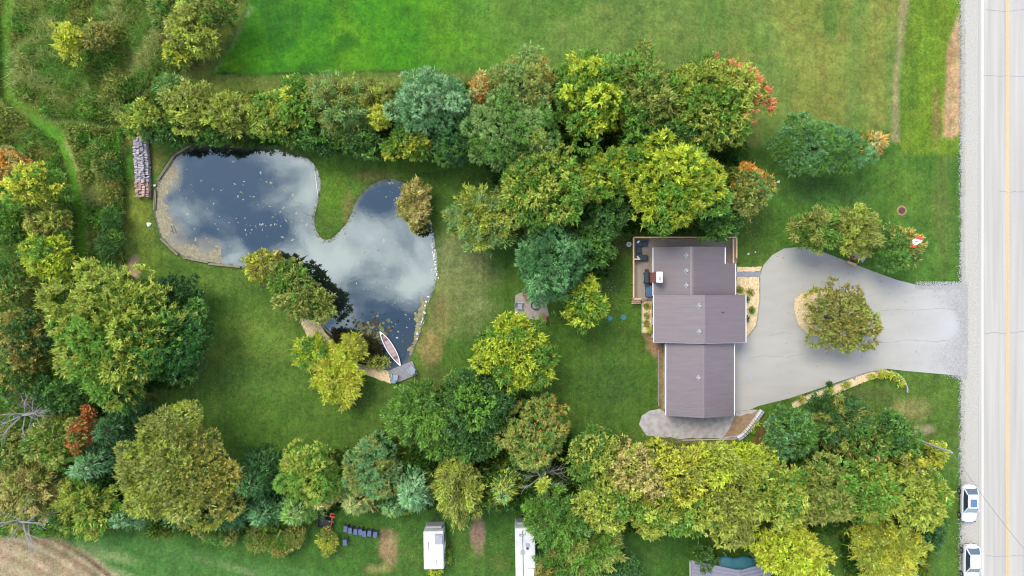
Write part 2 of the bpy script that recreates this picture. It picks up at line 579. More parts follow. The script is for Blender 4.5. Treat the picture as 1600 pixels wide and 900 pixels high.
def smooth_poly(pts, n=6):
    """Catmull-Rom through the points"""
    out = []
    L = len(pts)
    for i in range(L):
        p0, p1, p2, p3 = [np.array(pts[(i + k - 1) % L], float) for k in range(4)]
        for k in range(n):
            t = k / n
            out.append(.5 * ((2 * p1) + (-p0 + p2) * t + (2 * p0 - 5 * p1 + 4 * p2 - p3) * t * t + (-p0 + 3 * p1 - 3 * p2 + p3) * t ** 3))
    return [tuple(p) for p in out]


POND = smooth_poly([(300, 228), (345, 226), (395, 229), (440, 236), (475, 246), (492, 262), (499, 285), (496, 312), (491, 332), (490, 352),
                    (497, 368), (508, 376), (521, 371), (536, 357), (547, 340), (556, 318), (568, 300), (584, 288), (605, 281), (630, 286),
                    (653, 300), (667, 328), (673, 352), (678, 380), (682, 410), (680, 440), (672, 463), (664, 485), (660, 508), (652, 532), (642, 556),
                    (630, 572), (606, 577), (585, 575), (562, 568), (545, 556), (528, 538), (510, 516), (497, 502), (486, 480), (462, 452), (432, 430),
                    (400, 419), (375, 417), (340, 412), (300, 405), (270, 391), (252, 370), (243, 340), (242, 310), (246, 285), (258, 262), (275, 243)], 4)

# ================================================================ GROUND
xs = np.concatenate([-np.geomspace(900, 68, 14)[:-1], np.arange(-68, 68.01, .28), np.geomspace(68, 900, 14)[1:]])
ys = np.concatenate([-np.geomspace(900, 40, 14)[:-1], np.arange(-40, 40.01, .28), np.geomspace(40, 900, 14)[1:]])
GX, GY = np.meshgrid(xs, ys)
PX, PY = GX * S + 800, 450 - GY * S
pond_d = sdf(PX, PY, POND)
wob = (vnoise(GX, GY, 1.6, 3) - .5) * 10
wob2 = (vnoise(GX, GY, 5, 4) - .5) * 24


def fade(d, w):
    return np.clip(.5 - d / w, 0, 1)


C = np.zeros(GX.shape + (3,))
C[:] = A(82, 122, 40)


def paint(mask, rgb, k=1.0):
    global C
    m = (np.clip(mask, 0, 1) * k)[..., None]
    C = C * (1 - m) + A(*rgb) * m


def area(poly, rgb, w=8, k=1.0, wb=1.0):
    paint(fade(sdf(PX, PY, poly) + wob * wb, w), rgb, k)


def spot(x, y, rx, ry, rgb, k=1.0, soft=.6):
    d = np.sqrt(((PX - x) / rx) ** 2 + ((PY - y) / ry) ** 2) + wob * .055 + wob2 * .018
    paint(np.clip((1 - d) / soft, 0, 1), rgb, k)


FIELD = [(398, -60), (385, 30), (335, 112), (420, 117), (560, 112), (700, 111), (900, 130), (1000, 190), (1180, 230), (1400, 213), (1428, -60), (1428, -400), (398, -400)]
MEADOW = [(-2000, -1200), (395, -1200), (395, -20), (352, 30), (310, 100), (255, 130), (200, 170), (207, 215), (200, 300), (193, 360), (196, 430), (215, 445), (240, 640), (200, 760), (120, 835),
          (0, 835), (-2000, 835)]
PLOW = [(-2000, 838), (0, 838), (60, 836), (95, 845), (130, 862), (165, 885), (190, 905), (230, 1000), (260, 1400), (-2000, 1400)]
gx01 = np.clip((PX - 380) / 900, 0, 1)
# yard lawn tones
paint(np.clip((vnoise(GX, GY, 9, 8) - .42) * 3, 0, 1), (92, 122, 52), .6)
spot(720, 430, 70, 110, (132, 145, 96), .8)
spot(700, 470, 45, 60, (128, 142, 78), .6)
spot(672, 545, 26, 40, (158, 148, 92), .85)
spot(690, 495, 20, 35, (140, 138, 84), .7)
spot(680, 590, 60, 24, (104, 118, 60), .7)
spot(215, 330, 30, 60, (128, 142, 52), .8)
spot(235, 400, 30, 30, (112, 138, 48), .8)
spot(330, 440, 70, 26, (98, 130, 50), .8)
spot(390, 530, 110, 60, (110, 144, 56), .9)
spot(400, 600, 110, 40, (100, 136, 56), .7)
spot(520, 660, 90, 40, (90, 128, 46), .7)
spot(520, 290, 34, 60, (98, 140, 40), .95)
spot(545, 330, 12, 40, (130, 128, 72), .8)
spot(590, 275, 50, 10, (116, 118, 62), .8)
spot(960, 600, 70, 60, (72, 112, 44), .9)
spot(985, 560, 26, 40, (84, 116, 48), .6)
spot(960, 420, 24, 60, (62, 98, 42), .8)
spot(972, 385, 18, 20, (120, 100, 70), .5)
spot(240, 250, 34, 24, (120, 124, 62), .8)
# north field
paint(fade(sdf(PX, PY, FIELD) + wob * .15, 4), (72, 146, 16))
fm = fade(sdf(PX, PY, FIELD), 6)
paint(fm * np.clip((PX - 640) / 240, 0, 1) * 1.0, (112, 142, 66))
paint(fm * np.clip((PX - 640) / 240, 0, 1) * np.clip((vnoise(GX, GY, 7, 12) - .45) * 5, 0, 1), (86, 132, 46), .9)
paint(fm * np.clip((PX - 1050) / 200, 0, 1) * np.clip((vnoise(GX * 2.2, GY * .6, 6, 13) - .40) * 4, 0, 1), (140, 150, 70), .75)
paint(fm * np.clip((840 - PX) / 200, 0, 1) * np.clip((vnoise(GX, GY, 6, 14) - .48) * 5, 0, 1), (98, 156, 22), .8)
paint(fm * np.clip((840 - PX) / 200, 0, 1) * np.clip((vnoise(GX, GY, 4, 15) - .52) * 5, 0, 1), (44, 108, 22), .8)
paint(fm * np.clip(1 - linedist(PX, PY, [(905, -20), (1000, 10), (980, 70)]) / 18, 0, 1), (82, 118, 50), .6)
# dark furrow and mown margin along the field
area([(392, -60), (377, 30), (331, 112), (331, 118), (420, 121), (700, 114), (780, 113), (780, 150), (300, 175), (250, 140), (300, 100), (350, 30), (380, -60)], (116, 138, 60), 10)
area([(300, 100), (340, 40), (362, -20), (372, -20), (345, 60), (312, 120)], (112, 124, 60), 10, .7)
paint(np.clip(1 - linedist(PX, PY, [(336, 113), (380, 117), (440, 115), (520, 113), (690, 111)]) / 2.2, 0, 1), (40, 62, 30), .9)
paint(np.clip(1 - linedist(PX, PY, [(392, 12), (372, 55), (338, 108)]) / 7, 0, 1) * np.clip(vnoise(GX, GY, 1.2, 16) * 2.5 - .9, 0, 1), (150, 165, 120), .55)
# right yard
area([(1200, 215), (1400, 205), (1503, 215), (1503, 445), (1430, 450), (1200, 380)], (82, 128, 44), 30)
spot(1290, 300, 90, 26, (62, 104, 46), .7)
spot(1420, 300, 50, 60, (96, 134, 46), .7)
spot(1470, 330, 24, 110, (108, 128, 62), .7)
area([(1412, -60), (1430, -60), (1412, 60), (1404, 120), (1406, 222), (1392, 222), (1396, 120)], (150, 152, 104), 4, 1, .3)
area([(1430, -60), (1500, -60), (1500, 240), (1410, 240), (1412, 120)], (112, 146, 38), 8)
spot(1425, 130, 14, 90, (86, 126, 38), .7)
spot(1463, 180, 8, 60, (146, 130, 78), .9)
area([(1499, 20), (1502, 60), (1503, 205), (1488, 216), (1473, 212), (1477, 130), (1481, 70)], (196, 168, 128), 6, 1, .4)
spot(1486, 85, 10, 30, (170, 140, 96), .7)
spot(1486, 160, 10, 50, (206, 180, 142), .6)
area([(1350, 592), (1415, 583), (1503, 588), (1503, 760), (1440, 780), (1320, 640)], (92, 128, 48), 10)
spot(1420, 640, 40, 24, (150, 150, 96), .9)
spot(1440, 672, 24, 10, (176, 168, 140), .8)
spot(1360, 615, 70, 14, (100, 120, 62), .8)
area([(1440, 770), (1503, 690), (1503, 1000), (1440, 1000)], (88, 128, 48), 20)
spot(1200, 690, 34, 44, (128, 92, 62), 1)
spot(1170, 660, 14, 14, (150, 108, 72), .8)
area([(1018, 520), (1040, 545), (1042, 650), (1030, 645), (1030, 570), (1012, 545), (1006, 522)], (168, 140, 110), 8)
spot(1090, 690, 80, 10, (150, 135, 98), .7)
# meadow on the left
area(MEADOW, (90, 116, 50), 24)
mm = fade(sdf(PX, PY, MEADOW), 16)
paint(mm * np.clip((vnoise(GX, GY, 5, 21) - .45) * 5, 0, 1), (122, 120, 66), .8)
paint(mm * np.clip((vnoise(GX, GY, 4, 22) - .50) * 6, 0, 1), (60, 86, 40), .9)
paint(mm * np.clip((vnoise(GX, GY, 3, 23) - .55) * 6, 0, 1), (120, 100, 66), .6)
track = [(20, -60), (8, 60), (14, 150), (70, 195), (98, 215), (112, 262), (128, 330), (131, 380), (128, 440)]
paint(np.clip(1.3 - linedist(PX, PY, track) / 15 + wob * .05, 0, 1) * np.clip((PY - 120) / 100, .5, 1), (92, 164, 30), .95)
paint(np.clip(1.3 - linedist(PX, PY, [(104, 220), (122, 270), (138, 340), (141, 400)]) / 5, 0, 1), (176, 178, 116), .75)
paint(np.clip(1.3 - linedist(PX, PY, [(96, 240), (112, 290), (122, 350), (122, 410)]) / 3, 0, 1), (120, 150, 66), .6)
paint(np.clip(1.4 - linedist(PX, PY, [(60, 185), (175, 195), (210, 200)]) / 10, 0, 1), (110, 150, 60), .5)
spot(208, 420, 14, 26, (178, 156, 136), 1, .5)
spot(200, 255, 8, 36, (70, 140, 30), .8)
# bottom
area([(90, 838), (300, 800), (500, 800), (1100, 760), (1100, 1400), (260, 1400), (185, 900)], (70, 116, 40), 14)
area([(110, 845), (220, 835), (330, 862), (560, 905), (560, 1400), (240, 1400), (188, 902)], (78, 128, 58), 14)
paint(fade(sdf(PX, PY, [(120, 850), (600, 915), (600, 1400), (220, 1400)]), 20) * np.clip((vnoise(GX * .5 + GY * .9, GY * 3 + GX * .8, 3, 25) - .42) * 6, 0, 1), (132, 160, 108), .75)
spot(607, 858, 22, 38, (176, 150, 118), .95, .5)
spot(600, 835, 14, 14, (140, 118, 96), .8)
spot(590, 888, 30, 12, (178, 172, 110), .6)
spot(748, 835, 15, 40, (164, 140, 122), 1, .35)
spot(700, 870, 180, 40, (98, 130, 52), .4)
spot(1010, 870, 40, 24, (80, 118, 50), .6)
spot(780, 880, 20, 20, (110, 120, 60), .4)
area(PLOW, (176, 165, 138), 10)
# arcs of the plough
ang = np.sqrt((PX + 110) ** 2 + ((PY - 1220) * 1.0) ** 2)
pm = fade(sdf(PX, PY, PLOW), 8)
paint(pm * np.clip(np.sin(ang / 3.2 + wob * .12) * 2 - .3 + (vnoise(GX, GY, 2, 31) - .5) * 4, 0, 1), (140, 116, 92), .45)
paint(pm * np.clip(1 - np.abs(ang - 425 - wob2 * .15) / 5, 0, 1), (92, 70, 56), .95)
paint(pm * np.clip(1 - np.abs(ang - 412 - wob2 * .15) / 5, 0, 1), (118, 94, 74), .8)
paint(pm * np.clip(1 - np.abs(ang - 395 - wob2 * .2) / 5, 0, 1), (128, 108, 84), .7)
paint(pm * np.clip(1 - np.abs(ang - 372 - wob2 * .2) / 4, 0, 1), (128, 108, 84), .6)
paint(pm * np.clip((vnoise(GX, GY, 4, 32) - .5) * 4, 0, 1), (150, 148, 100), .45)
# worn shore
sh = np.clip(1 - np.abs(pond_d - 2) / (7 + wob * .5), 0, 1)
paint(sh, (96, 118, 56), .5)
# pond bed and far land
paint(fade(pond_d + 6, 4), (70, 66, 48))
far = np.clip((np.maximum(np.abs(GX) - 90, np.abs(GY) - 60)) / 40, 0, 1)
paint(far, (96, 122, 58))

C = C * np.array([1.15, 1.11, .88])
Z = np.where(pond_d < 5, np.clip(-(5 - pond_d) * .03, -1.6, 0), 0)
Z = np.where(pond_d < 0, np.clip(-.2 + pond_d * .03, -1.6, 0), Z)
Z += fade(sdf(PX, PY, MEADOW), 40) * (vnoise(GX, GY, 3, 41) - .5) * .35
Z += fade(sdf(PX, PY, PLOW), 10) * np.sin(ang / 3.2 + wob * .12) * .04
WATER_Z = -.13

fc = lambda a: .25 * (a[:-1, :-1] + a[1:, :-1] + a[:-1, 1:] + a[1:, 1:])
cpx, cpy = fc(PX), fc(PY)
zone = np.zeros(cpx.shape, int)
zone[(sdf(cpx, cpy, FIELD) < 0)] = 1
zone[(sdf(cpx, cpy, MEADOW) < 0)] = 2
zone[(sdf(cpx, cpy, PLOW) < 0)] = 3
zone[(fc(pond_d) < -4)] = 4
cgx, cgy = fc(GX), fc(GY)
zone[(np.abs(cgx) > 68) | (np.abs(cgy) > 40)] = 5
ny, nx = GX.shape
idx = np.arange(nx * ny).reshape(ny, nx)
quads = np.stack([idx[:-1, :-1], idx[:-1, 1:], idx[1:, 1:], idx[1:, :-1]], -1)
V = np.stack([GX, GY, Z], -1).reshape(-1, 3)
CC = C.reshape(-1, 3)
for zi, (nm, m) in enumerate((('lawn', 'lawn'), ('field', 'hay'), ('meadow', 'meadow'), ('ploughed_ground', 'soil'), ('pond_bed', 'mud'), ('ground', 'lawn'))):
    q = quads[zone == zi]
    uq, inv = np.unique(q, return_inverse=True)
    me = np_mesh(nm, V[uq], inv.reshape(q.shape), CC[uq], smooth=True)
    tag(link(nm, me, M[m]), kind='structure')

# water sheet, shallower and browner along the west shore
wx = np.arange(-45, -7.9, .25)
wy = np.arange(-12, 19, .25)
WX, WY = np.meshgrid(wx, wy)
wpx, wpy = WX * S + 800, 450 - WY * S
wd = sdf(wpx, wpy, POND)
wn = (vnoise(WX, WY, 2, 51) - .5)
ww = np.clip(1.25 - linedist(wpx, wpy, [(262, 262), (247, 300), (250, 350), (265, 380), (300, 400), (330, 408)]) / 26 + wn * 1.8, 0, 1) * np.clip((-wd) / 3, 0, 1)
edge = np.clip(1 + wd / (7 + wn * 10), 0, 1)
se = np.clip(1 - np.sqrt(((wpx - 636) / 34) ** 2 + ((wpy - 528) / 46) ** 2) + wn, 0, 1)
wc = np.zeros(WX.shape + (3,)) + A(34, 44, 36)
k = (np.maximum(ww, edge * .4))[..., None]
wc = wc * (1 - k) + A(170, 160, 128) * k
k = (se * .5)[..., None]
wc = wc * (1 - k) + A(80, 78, 58) * k
clear = 1 - np.maximum(np.maximum(ww * .85, edge * .6), se * .45)
ny, nx = WX.shape
idx = np.arange(nx * ny).reshape(ny, nx)
q = np.stack([idx[:-1, :-1], idx[:-1, 1:], idx[1:, 1:], idx[1:, :-1]], -1)[(fc(wd) < 8)]
uq, inv = np.unique(q, return_inverse=True)
me = np_mesh('pond_water', np.stack([WX, WY, WX * 0 + WATER_Z], -1).reshape(-1, 3)[uq], inv.reshape(q.shape), wc.reshape(-1, 3)[uq], {'clear': clear.reshape(-1)[uq]}, smooth=True)
tag(link('pond_water', me, M['water']), kind='structure')


# ---------------------------------------------------------------- flush sheets
def sheet(name, pts, z, m, jitter=0.0, kind='structure', parent=None, raw=False, dens=8):
    pp = []
    n = len(pts)
    for i in range(n):
        a, b = Vector((*pts[i], 0)), Vector((*pts[(i + 1) % n], 0))
        st = max(1, int((b - a).length / dens)) if jitter else 1
        for k in range(st):
            q = a.lerp(b, k / st)
            j = Vector((random.uniform(-jitter, jitter), random.uniform(-jitter, jitter), 0)) if jitter else Vector()
            pp.append(q + j)
    vs = [(*P(q.x, q.y).xy, z) for q in pp]
    me = bpy.data.meshes.new(name)
    from mathutils.geometry import tessellate_polygon
    tri = tessellate_polygon([[Vector(v_) for v_ in vs]])
    fs = []
    for t_ in tri:
        a, b, c = [Vector(vs[i]) for i in t_]
        fs.append(t_ if (b - a).cross(c - a).z > 0 else t_[::-1])
    me.from_pydata(vs, [], fs)
    o = link(name, me, M[m], parent)
    if kind: o['kind'] = kind
    return o


def kerb(pts, w, h, z, name, m, parent=None):
    b = MB()
    for p, q in zip(pts[:-1], pts[1:]):
        b.bar(P(*p) + Vector((0, 0, z)), P(*q) + Vector((0, 0, z)), w, h)
    return b.build(name, M[m], parent)


# road
sheet('road_shoulder', [(1503, -700), (1531, -700), (1531, 1600), (1504, 1600)] + [(1503 + random.uniform(-3, 2), y) for y in range(1590, -700, -5)], .012, 'gravel')
b = MB()
road_x0, road_x1 = P(1529, 0).x, P(1622, 0).x
b.box(((road_x0 + road_x1) / 2, 0, -.02), (road_x1 - road_x0, 900, .10))
road = tag(b.build('road', M['asphalt']), kind='structure')
for nm, x0, x1, m in (('edge_line', 1533.6, 1536.2, 'whiteline'), ('centre_line', 1571.8, 1573.8, 'yellowline'), ('centre_line', 1575.2, 1577.2, 'yellowline'), ('edge_line', 1614, 1616, 'whiteline')):
    a, c = P(x0, 0).x, P(x1, 0).x
    me = bpy.data.meshes.new(nm)
    me.from_pydata([(a, -440, .0345), (c, -440, .0345), (c, 440, .0345), (a, 440, .0345)], [], [(0, 1, 2, 3)])
    link(nm, me, M[m], road)
for y0, x0, x1 in ((15, 1540, 1600), (118, 1536, 1600), (521, 1538, 1572), (519, 1578, 1610), (868, 1540, 1600), (300, 1560, 1600)):
    pts = []
    y = y0
    for i in range(12):
        pts.append((x0 + (x1 - x0) * i / 11, y)); y += random.uniform(-1.2, 1.2)
    bb = MB()
    for p, q_ in zip(pts[:-1], pts[1:]):
        a, c = P(*p), P(*q_)
        w = .035
        bb.add([(a.x, a.y - w, .0335), (c.x, c.y - w, .0335), (c.x, c.y + w, .0335), (a.x, a.y + w, .0335)], [(0, 1, 2, 3)])
    bb.build('crack', M['crack'], road)
sheet('road_shoulder', [(1621, -700), (1650, -700), (1650, 1600), (1621, 1600)], .012, 'gravel')

# driveway
DRIVE = [(1149, 642), (1170, 641), (1186, 634), (1235, 622), (1300, 600), (1350, 583), (1385, 576), (1410, 579), (1455, 583), (1500, 587), (1512, 592), (1531, 622), (1531, 408), (1518, 428), (1503, 441),
         (1480, 446), (1440, 447), (1400, 437), (1370, 426), (1330, 411), (1300, 399), (1272, 389), (1248, 386), (1225, 388), (1206, 399), (1193, 414), (1187, 430), (1186, 470), (1180, 510), (1165, 528), (1140, 530), (1120, 560), (1120, 640)]
sheet('driveway', DRIVE, .02, 'drive')
sheet('driveway_apron', [(1505, 442), (1531, 410), (1531, 620), (1510, 590), (1506, 560), (1512, 520), (1508, 480)], .024, 'gravel', 1.2, dens=4)
EXTRA_GRAVEL = True
sheet('gravel_pad', [(1032, 640), (1044, 648), (1149, 648), (1149, 642), (1186, 640), (1178, 655), (1165, 675), (1150, 684), (1100, 685), (1040, 684), (1010, 680), (998, 664), (1002, 650), (1015, 642)], .010, 'gravel2', 1.5)
sheet('soil_strip', [(1150, 651), (1192, 640), (1178, 660), (1160, 680), (1130, 683), (1140, 668)], .015, 'dirt', 2)
drive_o = [o for o in sc.objects if o.name == 'driveway'][0]
for pts in ([(1375, 486), (1400, 484), (1430, 485), (1470, 482), (1500, 484)], [(1345, 532), (1380, 536), (1420, 531), (1460, 534), (1490, 531)], [(1170, 560), (1195, 556), (1230, 558), (1262, 552)], [(1200, 525), (1225, 520), (1240, 522)]):
    bb = MB(); fine = []
    for p, q in zip(pts[:-1], pts[1:]):
        for k_ in range(5):
            fine.append((p[0] + (q[0] - p[0]) * k_ / 5, p[1] + (q[1] - p[1]) * k_ / 5 + random.uniform(-.7, .7)))
    for p, q in zip(fine[:-1], fine[1:]):
        a, c = P(*p), P(*q); w = random.uniform(.015, .035)
        bb.add([(a.x, a.y - w, .0235), (c.x, c.y - w, .0235), (c.x, c.y + w, .0235), (a.x, a.y + w, .0235)], [(0, 1, 2, 3)])
    bb.build('crack', M['crack2'], drive_o)
for x, y, rx, ry in ((1223, 580, 4, 2.5), (1285, 587, 2.5, 2), (1297, 584, 3, 2.2), (1164, 560, 5, 9), (1173, 590, 4, 6), (1229, 537, 1.5, 1)):
    n_ = 11; pts = [(x + rx * random.uniform(.6, 1.2) * math.cos(6.283 * k_ / n_), y + ry * random.uniform(.6, 1.2) * math.sin(6.283 * k_ / n_)) for k_ in range(n_)][::-1]
    sheet('stain', pts, .0225, 'stain' if rx != 1.5 else 'crack2', kind=None, parent=drive_o)
# planting beds of wood chip
BEDS = {'front': [(1151, 433), (1186, 433), (1186, 470), (1181, 508), (1168, 526), (1160, 526), (1160, 465), (1151, 460)],
        'front_top': [(1152, 417), (1190, 417), (1187, 424), (1152, 424)],
        'west': [(1004, 467), (1024, 467), (1024, 519), (1004, 519)],
        'drive_strip': [(1236, 631), (1262, 618), (1300, 604), (1335, 590), (1362, 581), (1385, 578), (1400, 585), (1385, 586), (1362, 592), (1335, 603), (1300, 617), (1275, 625), (1240, 638)],
        'island': [(1240 + 0, 480), (1242, 466), (1252, 458), (1275, 452), (1310, 455), (1330, 470), (1335, 500), (1320, 520), (1290, 528), (1262, 522), (1248, 508)],
        'path': [(466, 492), (478, 498), (500, 505), (508, 520), (536, 548), (555, 568), (580, 572), (607, 580), (612, 600), (590, 592), (560, 580), (536, 572), (515, 560), (495, 545), (480, 525), (472, 508)]}
for nme, pts in BEDS.items():
    sheet('wood_chip_path' if nme == 'path' else 'mulch_bed', pts, .035, 'chips', .8, dens=5)
sheet('front_walk', [(1149, 424.5), (1190, 424.5), (1187, 432.5), (1149, 432.5)], .045, 'crack')
# loose chips so the beds have a surface
cv, cf, ccol = [], [], []
allv = []
for nme, pts in BEDS.items():
    a = np.array(pts)
    n = int(abs(np.ptp(a[:, 0]) * np.ptp(a[:, 1])) * .5)
    x = rng.uniform(a[:, 0].min(), a[:, 0].max(), n); y = rng.uniform(a[:, 1].min(), a[:, 1].max(), n)
    ok = sdf(x, y, pts) < -.5
    allv.append(np.stack([x[ok], y[ok]], -1))
ch = np.concatenate(allv)
n = len(ch)
cx_, cy_ = (ch[:, 0] - 800) / S, (450 - ch[:, 1]) / S
th = rng.uniform(0, 6.28, n); L = rng.uniform(.05, .13, n); W = rng.uniform(.02, .05, n)
dx, dy = np.cos(th), np.sin(th)
zz = rng.uniform(.05, .075, n); tl = rng.uniform(-.02, .02, n)
vv = np.stack([np.stack([cx_ + sx * dx * L - sy * dy * W, cy_ + sx * dy * L + sy * dx * W, zz + sx * tl], -1) for sx, sy in ((-1, -1), (1, -1), (1, 1), (-1, 1))], 1).reshape(-1, 3)
cc = np.repeat(np.clip(A(255, 226, 172) * 1.35 * rng.uniform(.6, 1.25, (n, 1)), 0, .85), 4, 0)
me = np_mesh('wood_chips', vv, np.arange(4 * n).reshape(n, 4), cc)
M['chipbit'] = mat('loose_chip', (.5, .4, .3), .9, .1, 5, attr=True)
tag(link('wood_chips', me, M['chipbit']), 'pale loose wood chips strewn over the garden beds and pond path', 'wood chips', kind='stuff')

# ================================================================ FOLIAGE
def unit(a):
    return a / (np.linalg.norm(a, axis=-1, keepdims=True) + 1e-9)


def leaf_quads(c, d, L, W, cols, r):
    """pointed leaves: base c, direction d"""
    s = unit(np.cross(d, unit(r.normal(size=d.shape))))
    a = c + s * (W / 2)[:, None]
    b_ = c - s * (W / 2)[:, None]
    t = c + d * L[:, None]
    v_ = np.stack([a, b_, t], 1).reshape(-1, 3)
    return v_, np.repeat(cols, 3, 0)


def tufts_to_mesh(name, tc_, tn, tcol, r, k=7, L=.34, W=.17, spread=.85, up=.25, jit=.12):
    n = len(tc_)
    c = np.repeat(tc_, k, 0) + r.normal(scale=jit, size=(n * k, 3))
    d = unit(np.repeat(tn, k, 0) + r.normal(scale=spread, size=(n * k, 3)) * .8 + np.array([0, 0, up]))
    cl = np.repeat(tcol, k, 0) * r.uniform(.72, 1.3, (n * k, 1)) * (1 + r.normal(scale=.06, size=(n * k, 3)))
    v_, c_ = leaf_quads(c, d, L * np.exp(r.normal(-.05, .32, n * k)), W * r.uniform(.7, 1.3, n * k), np.clip(cl, .002, .7), r)
    return np_mesh(name, v_, np.arange(len(v_)).reshape(-1, 3), c_)


def pick_cols(r, n, c1, c2, f=.4):
    m = (r.random(n) < f)[:, None]
    return np.where(m, c2, c1) * r.uniform(.82, 1.18, (n, 1))


def crown_round(r, rx, ry, rz, c1, c2, accent=None, lobes=None, dens=1.0, k=7, L=.34, W=.18, lob=.36, holes=.44, spread=.85, tj=.12, out=.35):
    Rm = (rx + ry) / 2
    nl = lobes or int(9 + Rm * 5)
    i = np.arange(nl) + .5
    ph = np.arccos(1 - 1.35 * i / nl)          # down to a little under the waist
    th = math.pi * (1 + 5 ** .5) * i + r.normal(scale=.35, size=nl)
    ph = ph + r.normal(scale=.1, size=nl)
    lr = Rm * lob * r.uniform(.55, 1.4, nl)
    e = np.stack([np.cos(th) * np.sin(ph), np.sin(th) * np.sin(ph), np.cos(ph)], -1)
    rad = r.uniform(.74, 1.12, nl)
    ext = np.array([rx, ry, rz])
    wv = 1 + .13 * np.sin(th * 2 + r.uniform(0, 6)) + .11 * np.sin(th * 3 + r.uniform(0, 6)) + .08 * np.sin(th * 5 + r.uniform(0, 6))
    rad = rad * np.where(ph > .5, wv, 1)
    cen = e * (np.maximum(ext - lr[:, None] * .95, ext * .3)) * rad[:, None]
    base = pick_cols(r, nl, c1, c2)
    pts, nrm, cols = [], [], []
    for j in range(nl):
        m = max(6, int(4 * math.pi * lr[j] ** 2 * 5.2 * dens))
        q = unit(r.normal(size=(m, 3)))
        p = cen[j] + q * lr[j] * r.uniform(.82, 1.06, (m, 1))
        ok = q[:, 2] > -.55
        dd = np.linalg.norm(p[:, None, :] - cen[None], axis=2)
        dd[:, j] = 1e9
        ok &= ~(dd < lr[None] * .86).any(1)
        p, q = p[ok], q[ok]
        cl = base[j] * r.uniform(.85, 1.15, (len(p), 1))
        pts.append(p); nrm.append(q); cols.append(cl)
    p = np.concatenate(pts); q = np.concatenate(nrm); cl = np.concatenate(cols)
    hol = vnoise(p[:, 0] * 1.0 + p[:, 2] * .7, p[:, 1] + p[:, 2] * .4, 1.0, int(r.integers(1, 900)), 2)
    ok = hol > holes * .62
    p, q, cl = p[ok], q[ok], cl[ok]
    q = unit(q + out * unit(p * np.array([1, 1, .4])) * r.uniform(.3, 1.2, (len(p), 1)))
    # a looser inner shell, seen through the gaps
    m = int(Rm * Rm * 26)
    qi = unit(r.normal(size=(m, 3))); qi[:, 2] = np.abs(qi[:, 2])
    p = np.concatenate([p, qi * ext * r.uniform(.55, .8, (m, 1))]); q = np.concatenate([q, qi])
    cl = np.concatenate([cl, pick_cols(r, m, c1, c2)])
    if accent is not None:
        ac, dx_, dy_, thr = accent
        w = (p[:, 0] / rx * dx_ + p[:, 1] / ry * dy_ + r.normal(scale=.24, size=len(p))) > thr
        cl[w] = A(*ac) * LEAF * 1.25 * r.uniform(.7, 1.2, (w.sum(), 1))
    return tufts_to_mesh('crown', p, q, cl, r, k, L, W, spread, jit=tj)


def crown_feather(r, rx, ry, rz, c1, c2, accent=None, arms=None, L=.36, W=.14, wid=.17, k=6):
    Rm = (rx + ry) / 2
    na = arms or int(20 + Rm * 11)
    P_, Q_, C_ = [], [], []
    for j in range(na):
        th = j * 2.39996 + r.normal(scale=.2)
        el = math.acos(1 - r.uniform(.02, 1.05))
        ln = r.uniform(.72, 1.08)
        e = np.array([math.cos(th) * math.sin(el) * rx, math.sin(th) * math.sin(el) * ry, math.cos(el) * rz]) * ln
        a0 = np.array([r.normal() * rx * .30, r.normal() * ry * .30, -rz * .3])
        m = int(18 + Rm * 9)
        t = r.uniform(.12, 1, m) ** .8
        p = a0 + (e - a0) * t[:, None]
        p[:, 2] -= (t ** 3) * Rm * .16
        wdt = Rm * wid * (1.15 - t * .75)
        off = r.normal(size=(m, 3)) * wdt[:, None] * np.array([1, 1, .45])
        p = p + off * .62
        d = unit((e - a0) * np.array([1, 1, .35]) + off * 1.8)
        P_.append(p); Q_.append(d); C_.append(pick_cols(r, 1, c1, c2)[0] * r.uniform(.85, 1.15, (m, 1)))
    p, q, cl = np.concatenate(P_), np.concatenate(Q_), np.concatenate(C_)
    if accent is not None:
        ac, dx_, dy_, thr = accent
        w = (p[:, 0] / rx * dx_ + p[:, 1] / ry * dy_ + r.normal(scale=.24, size=len(p))) > thr
        cl[w] = A(*ac) * LEAF * 1.25 * r.uniform(.7, 1.2, (w.sum(), 1))
    return tufts_to_mesh('crown', p, q, cl, r, k, L, W, .7, up=.12)


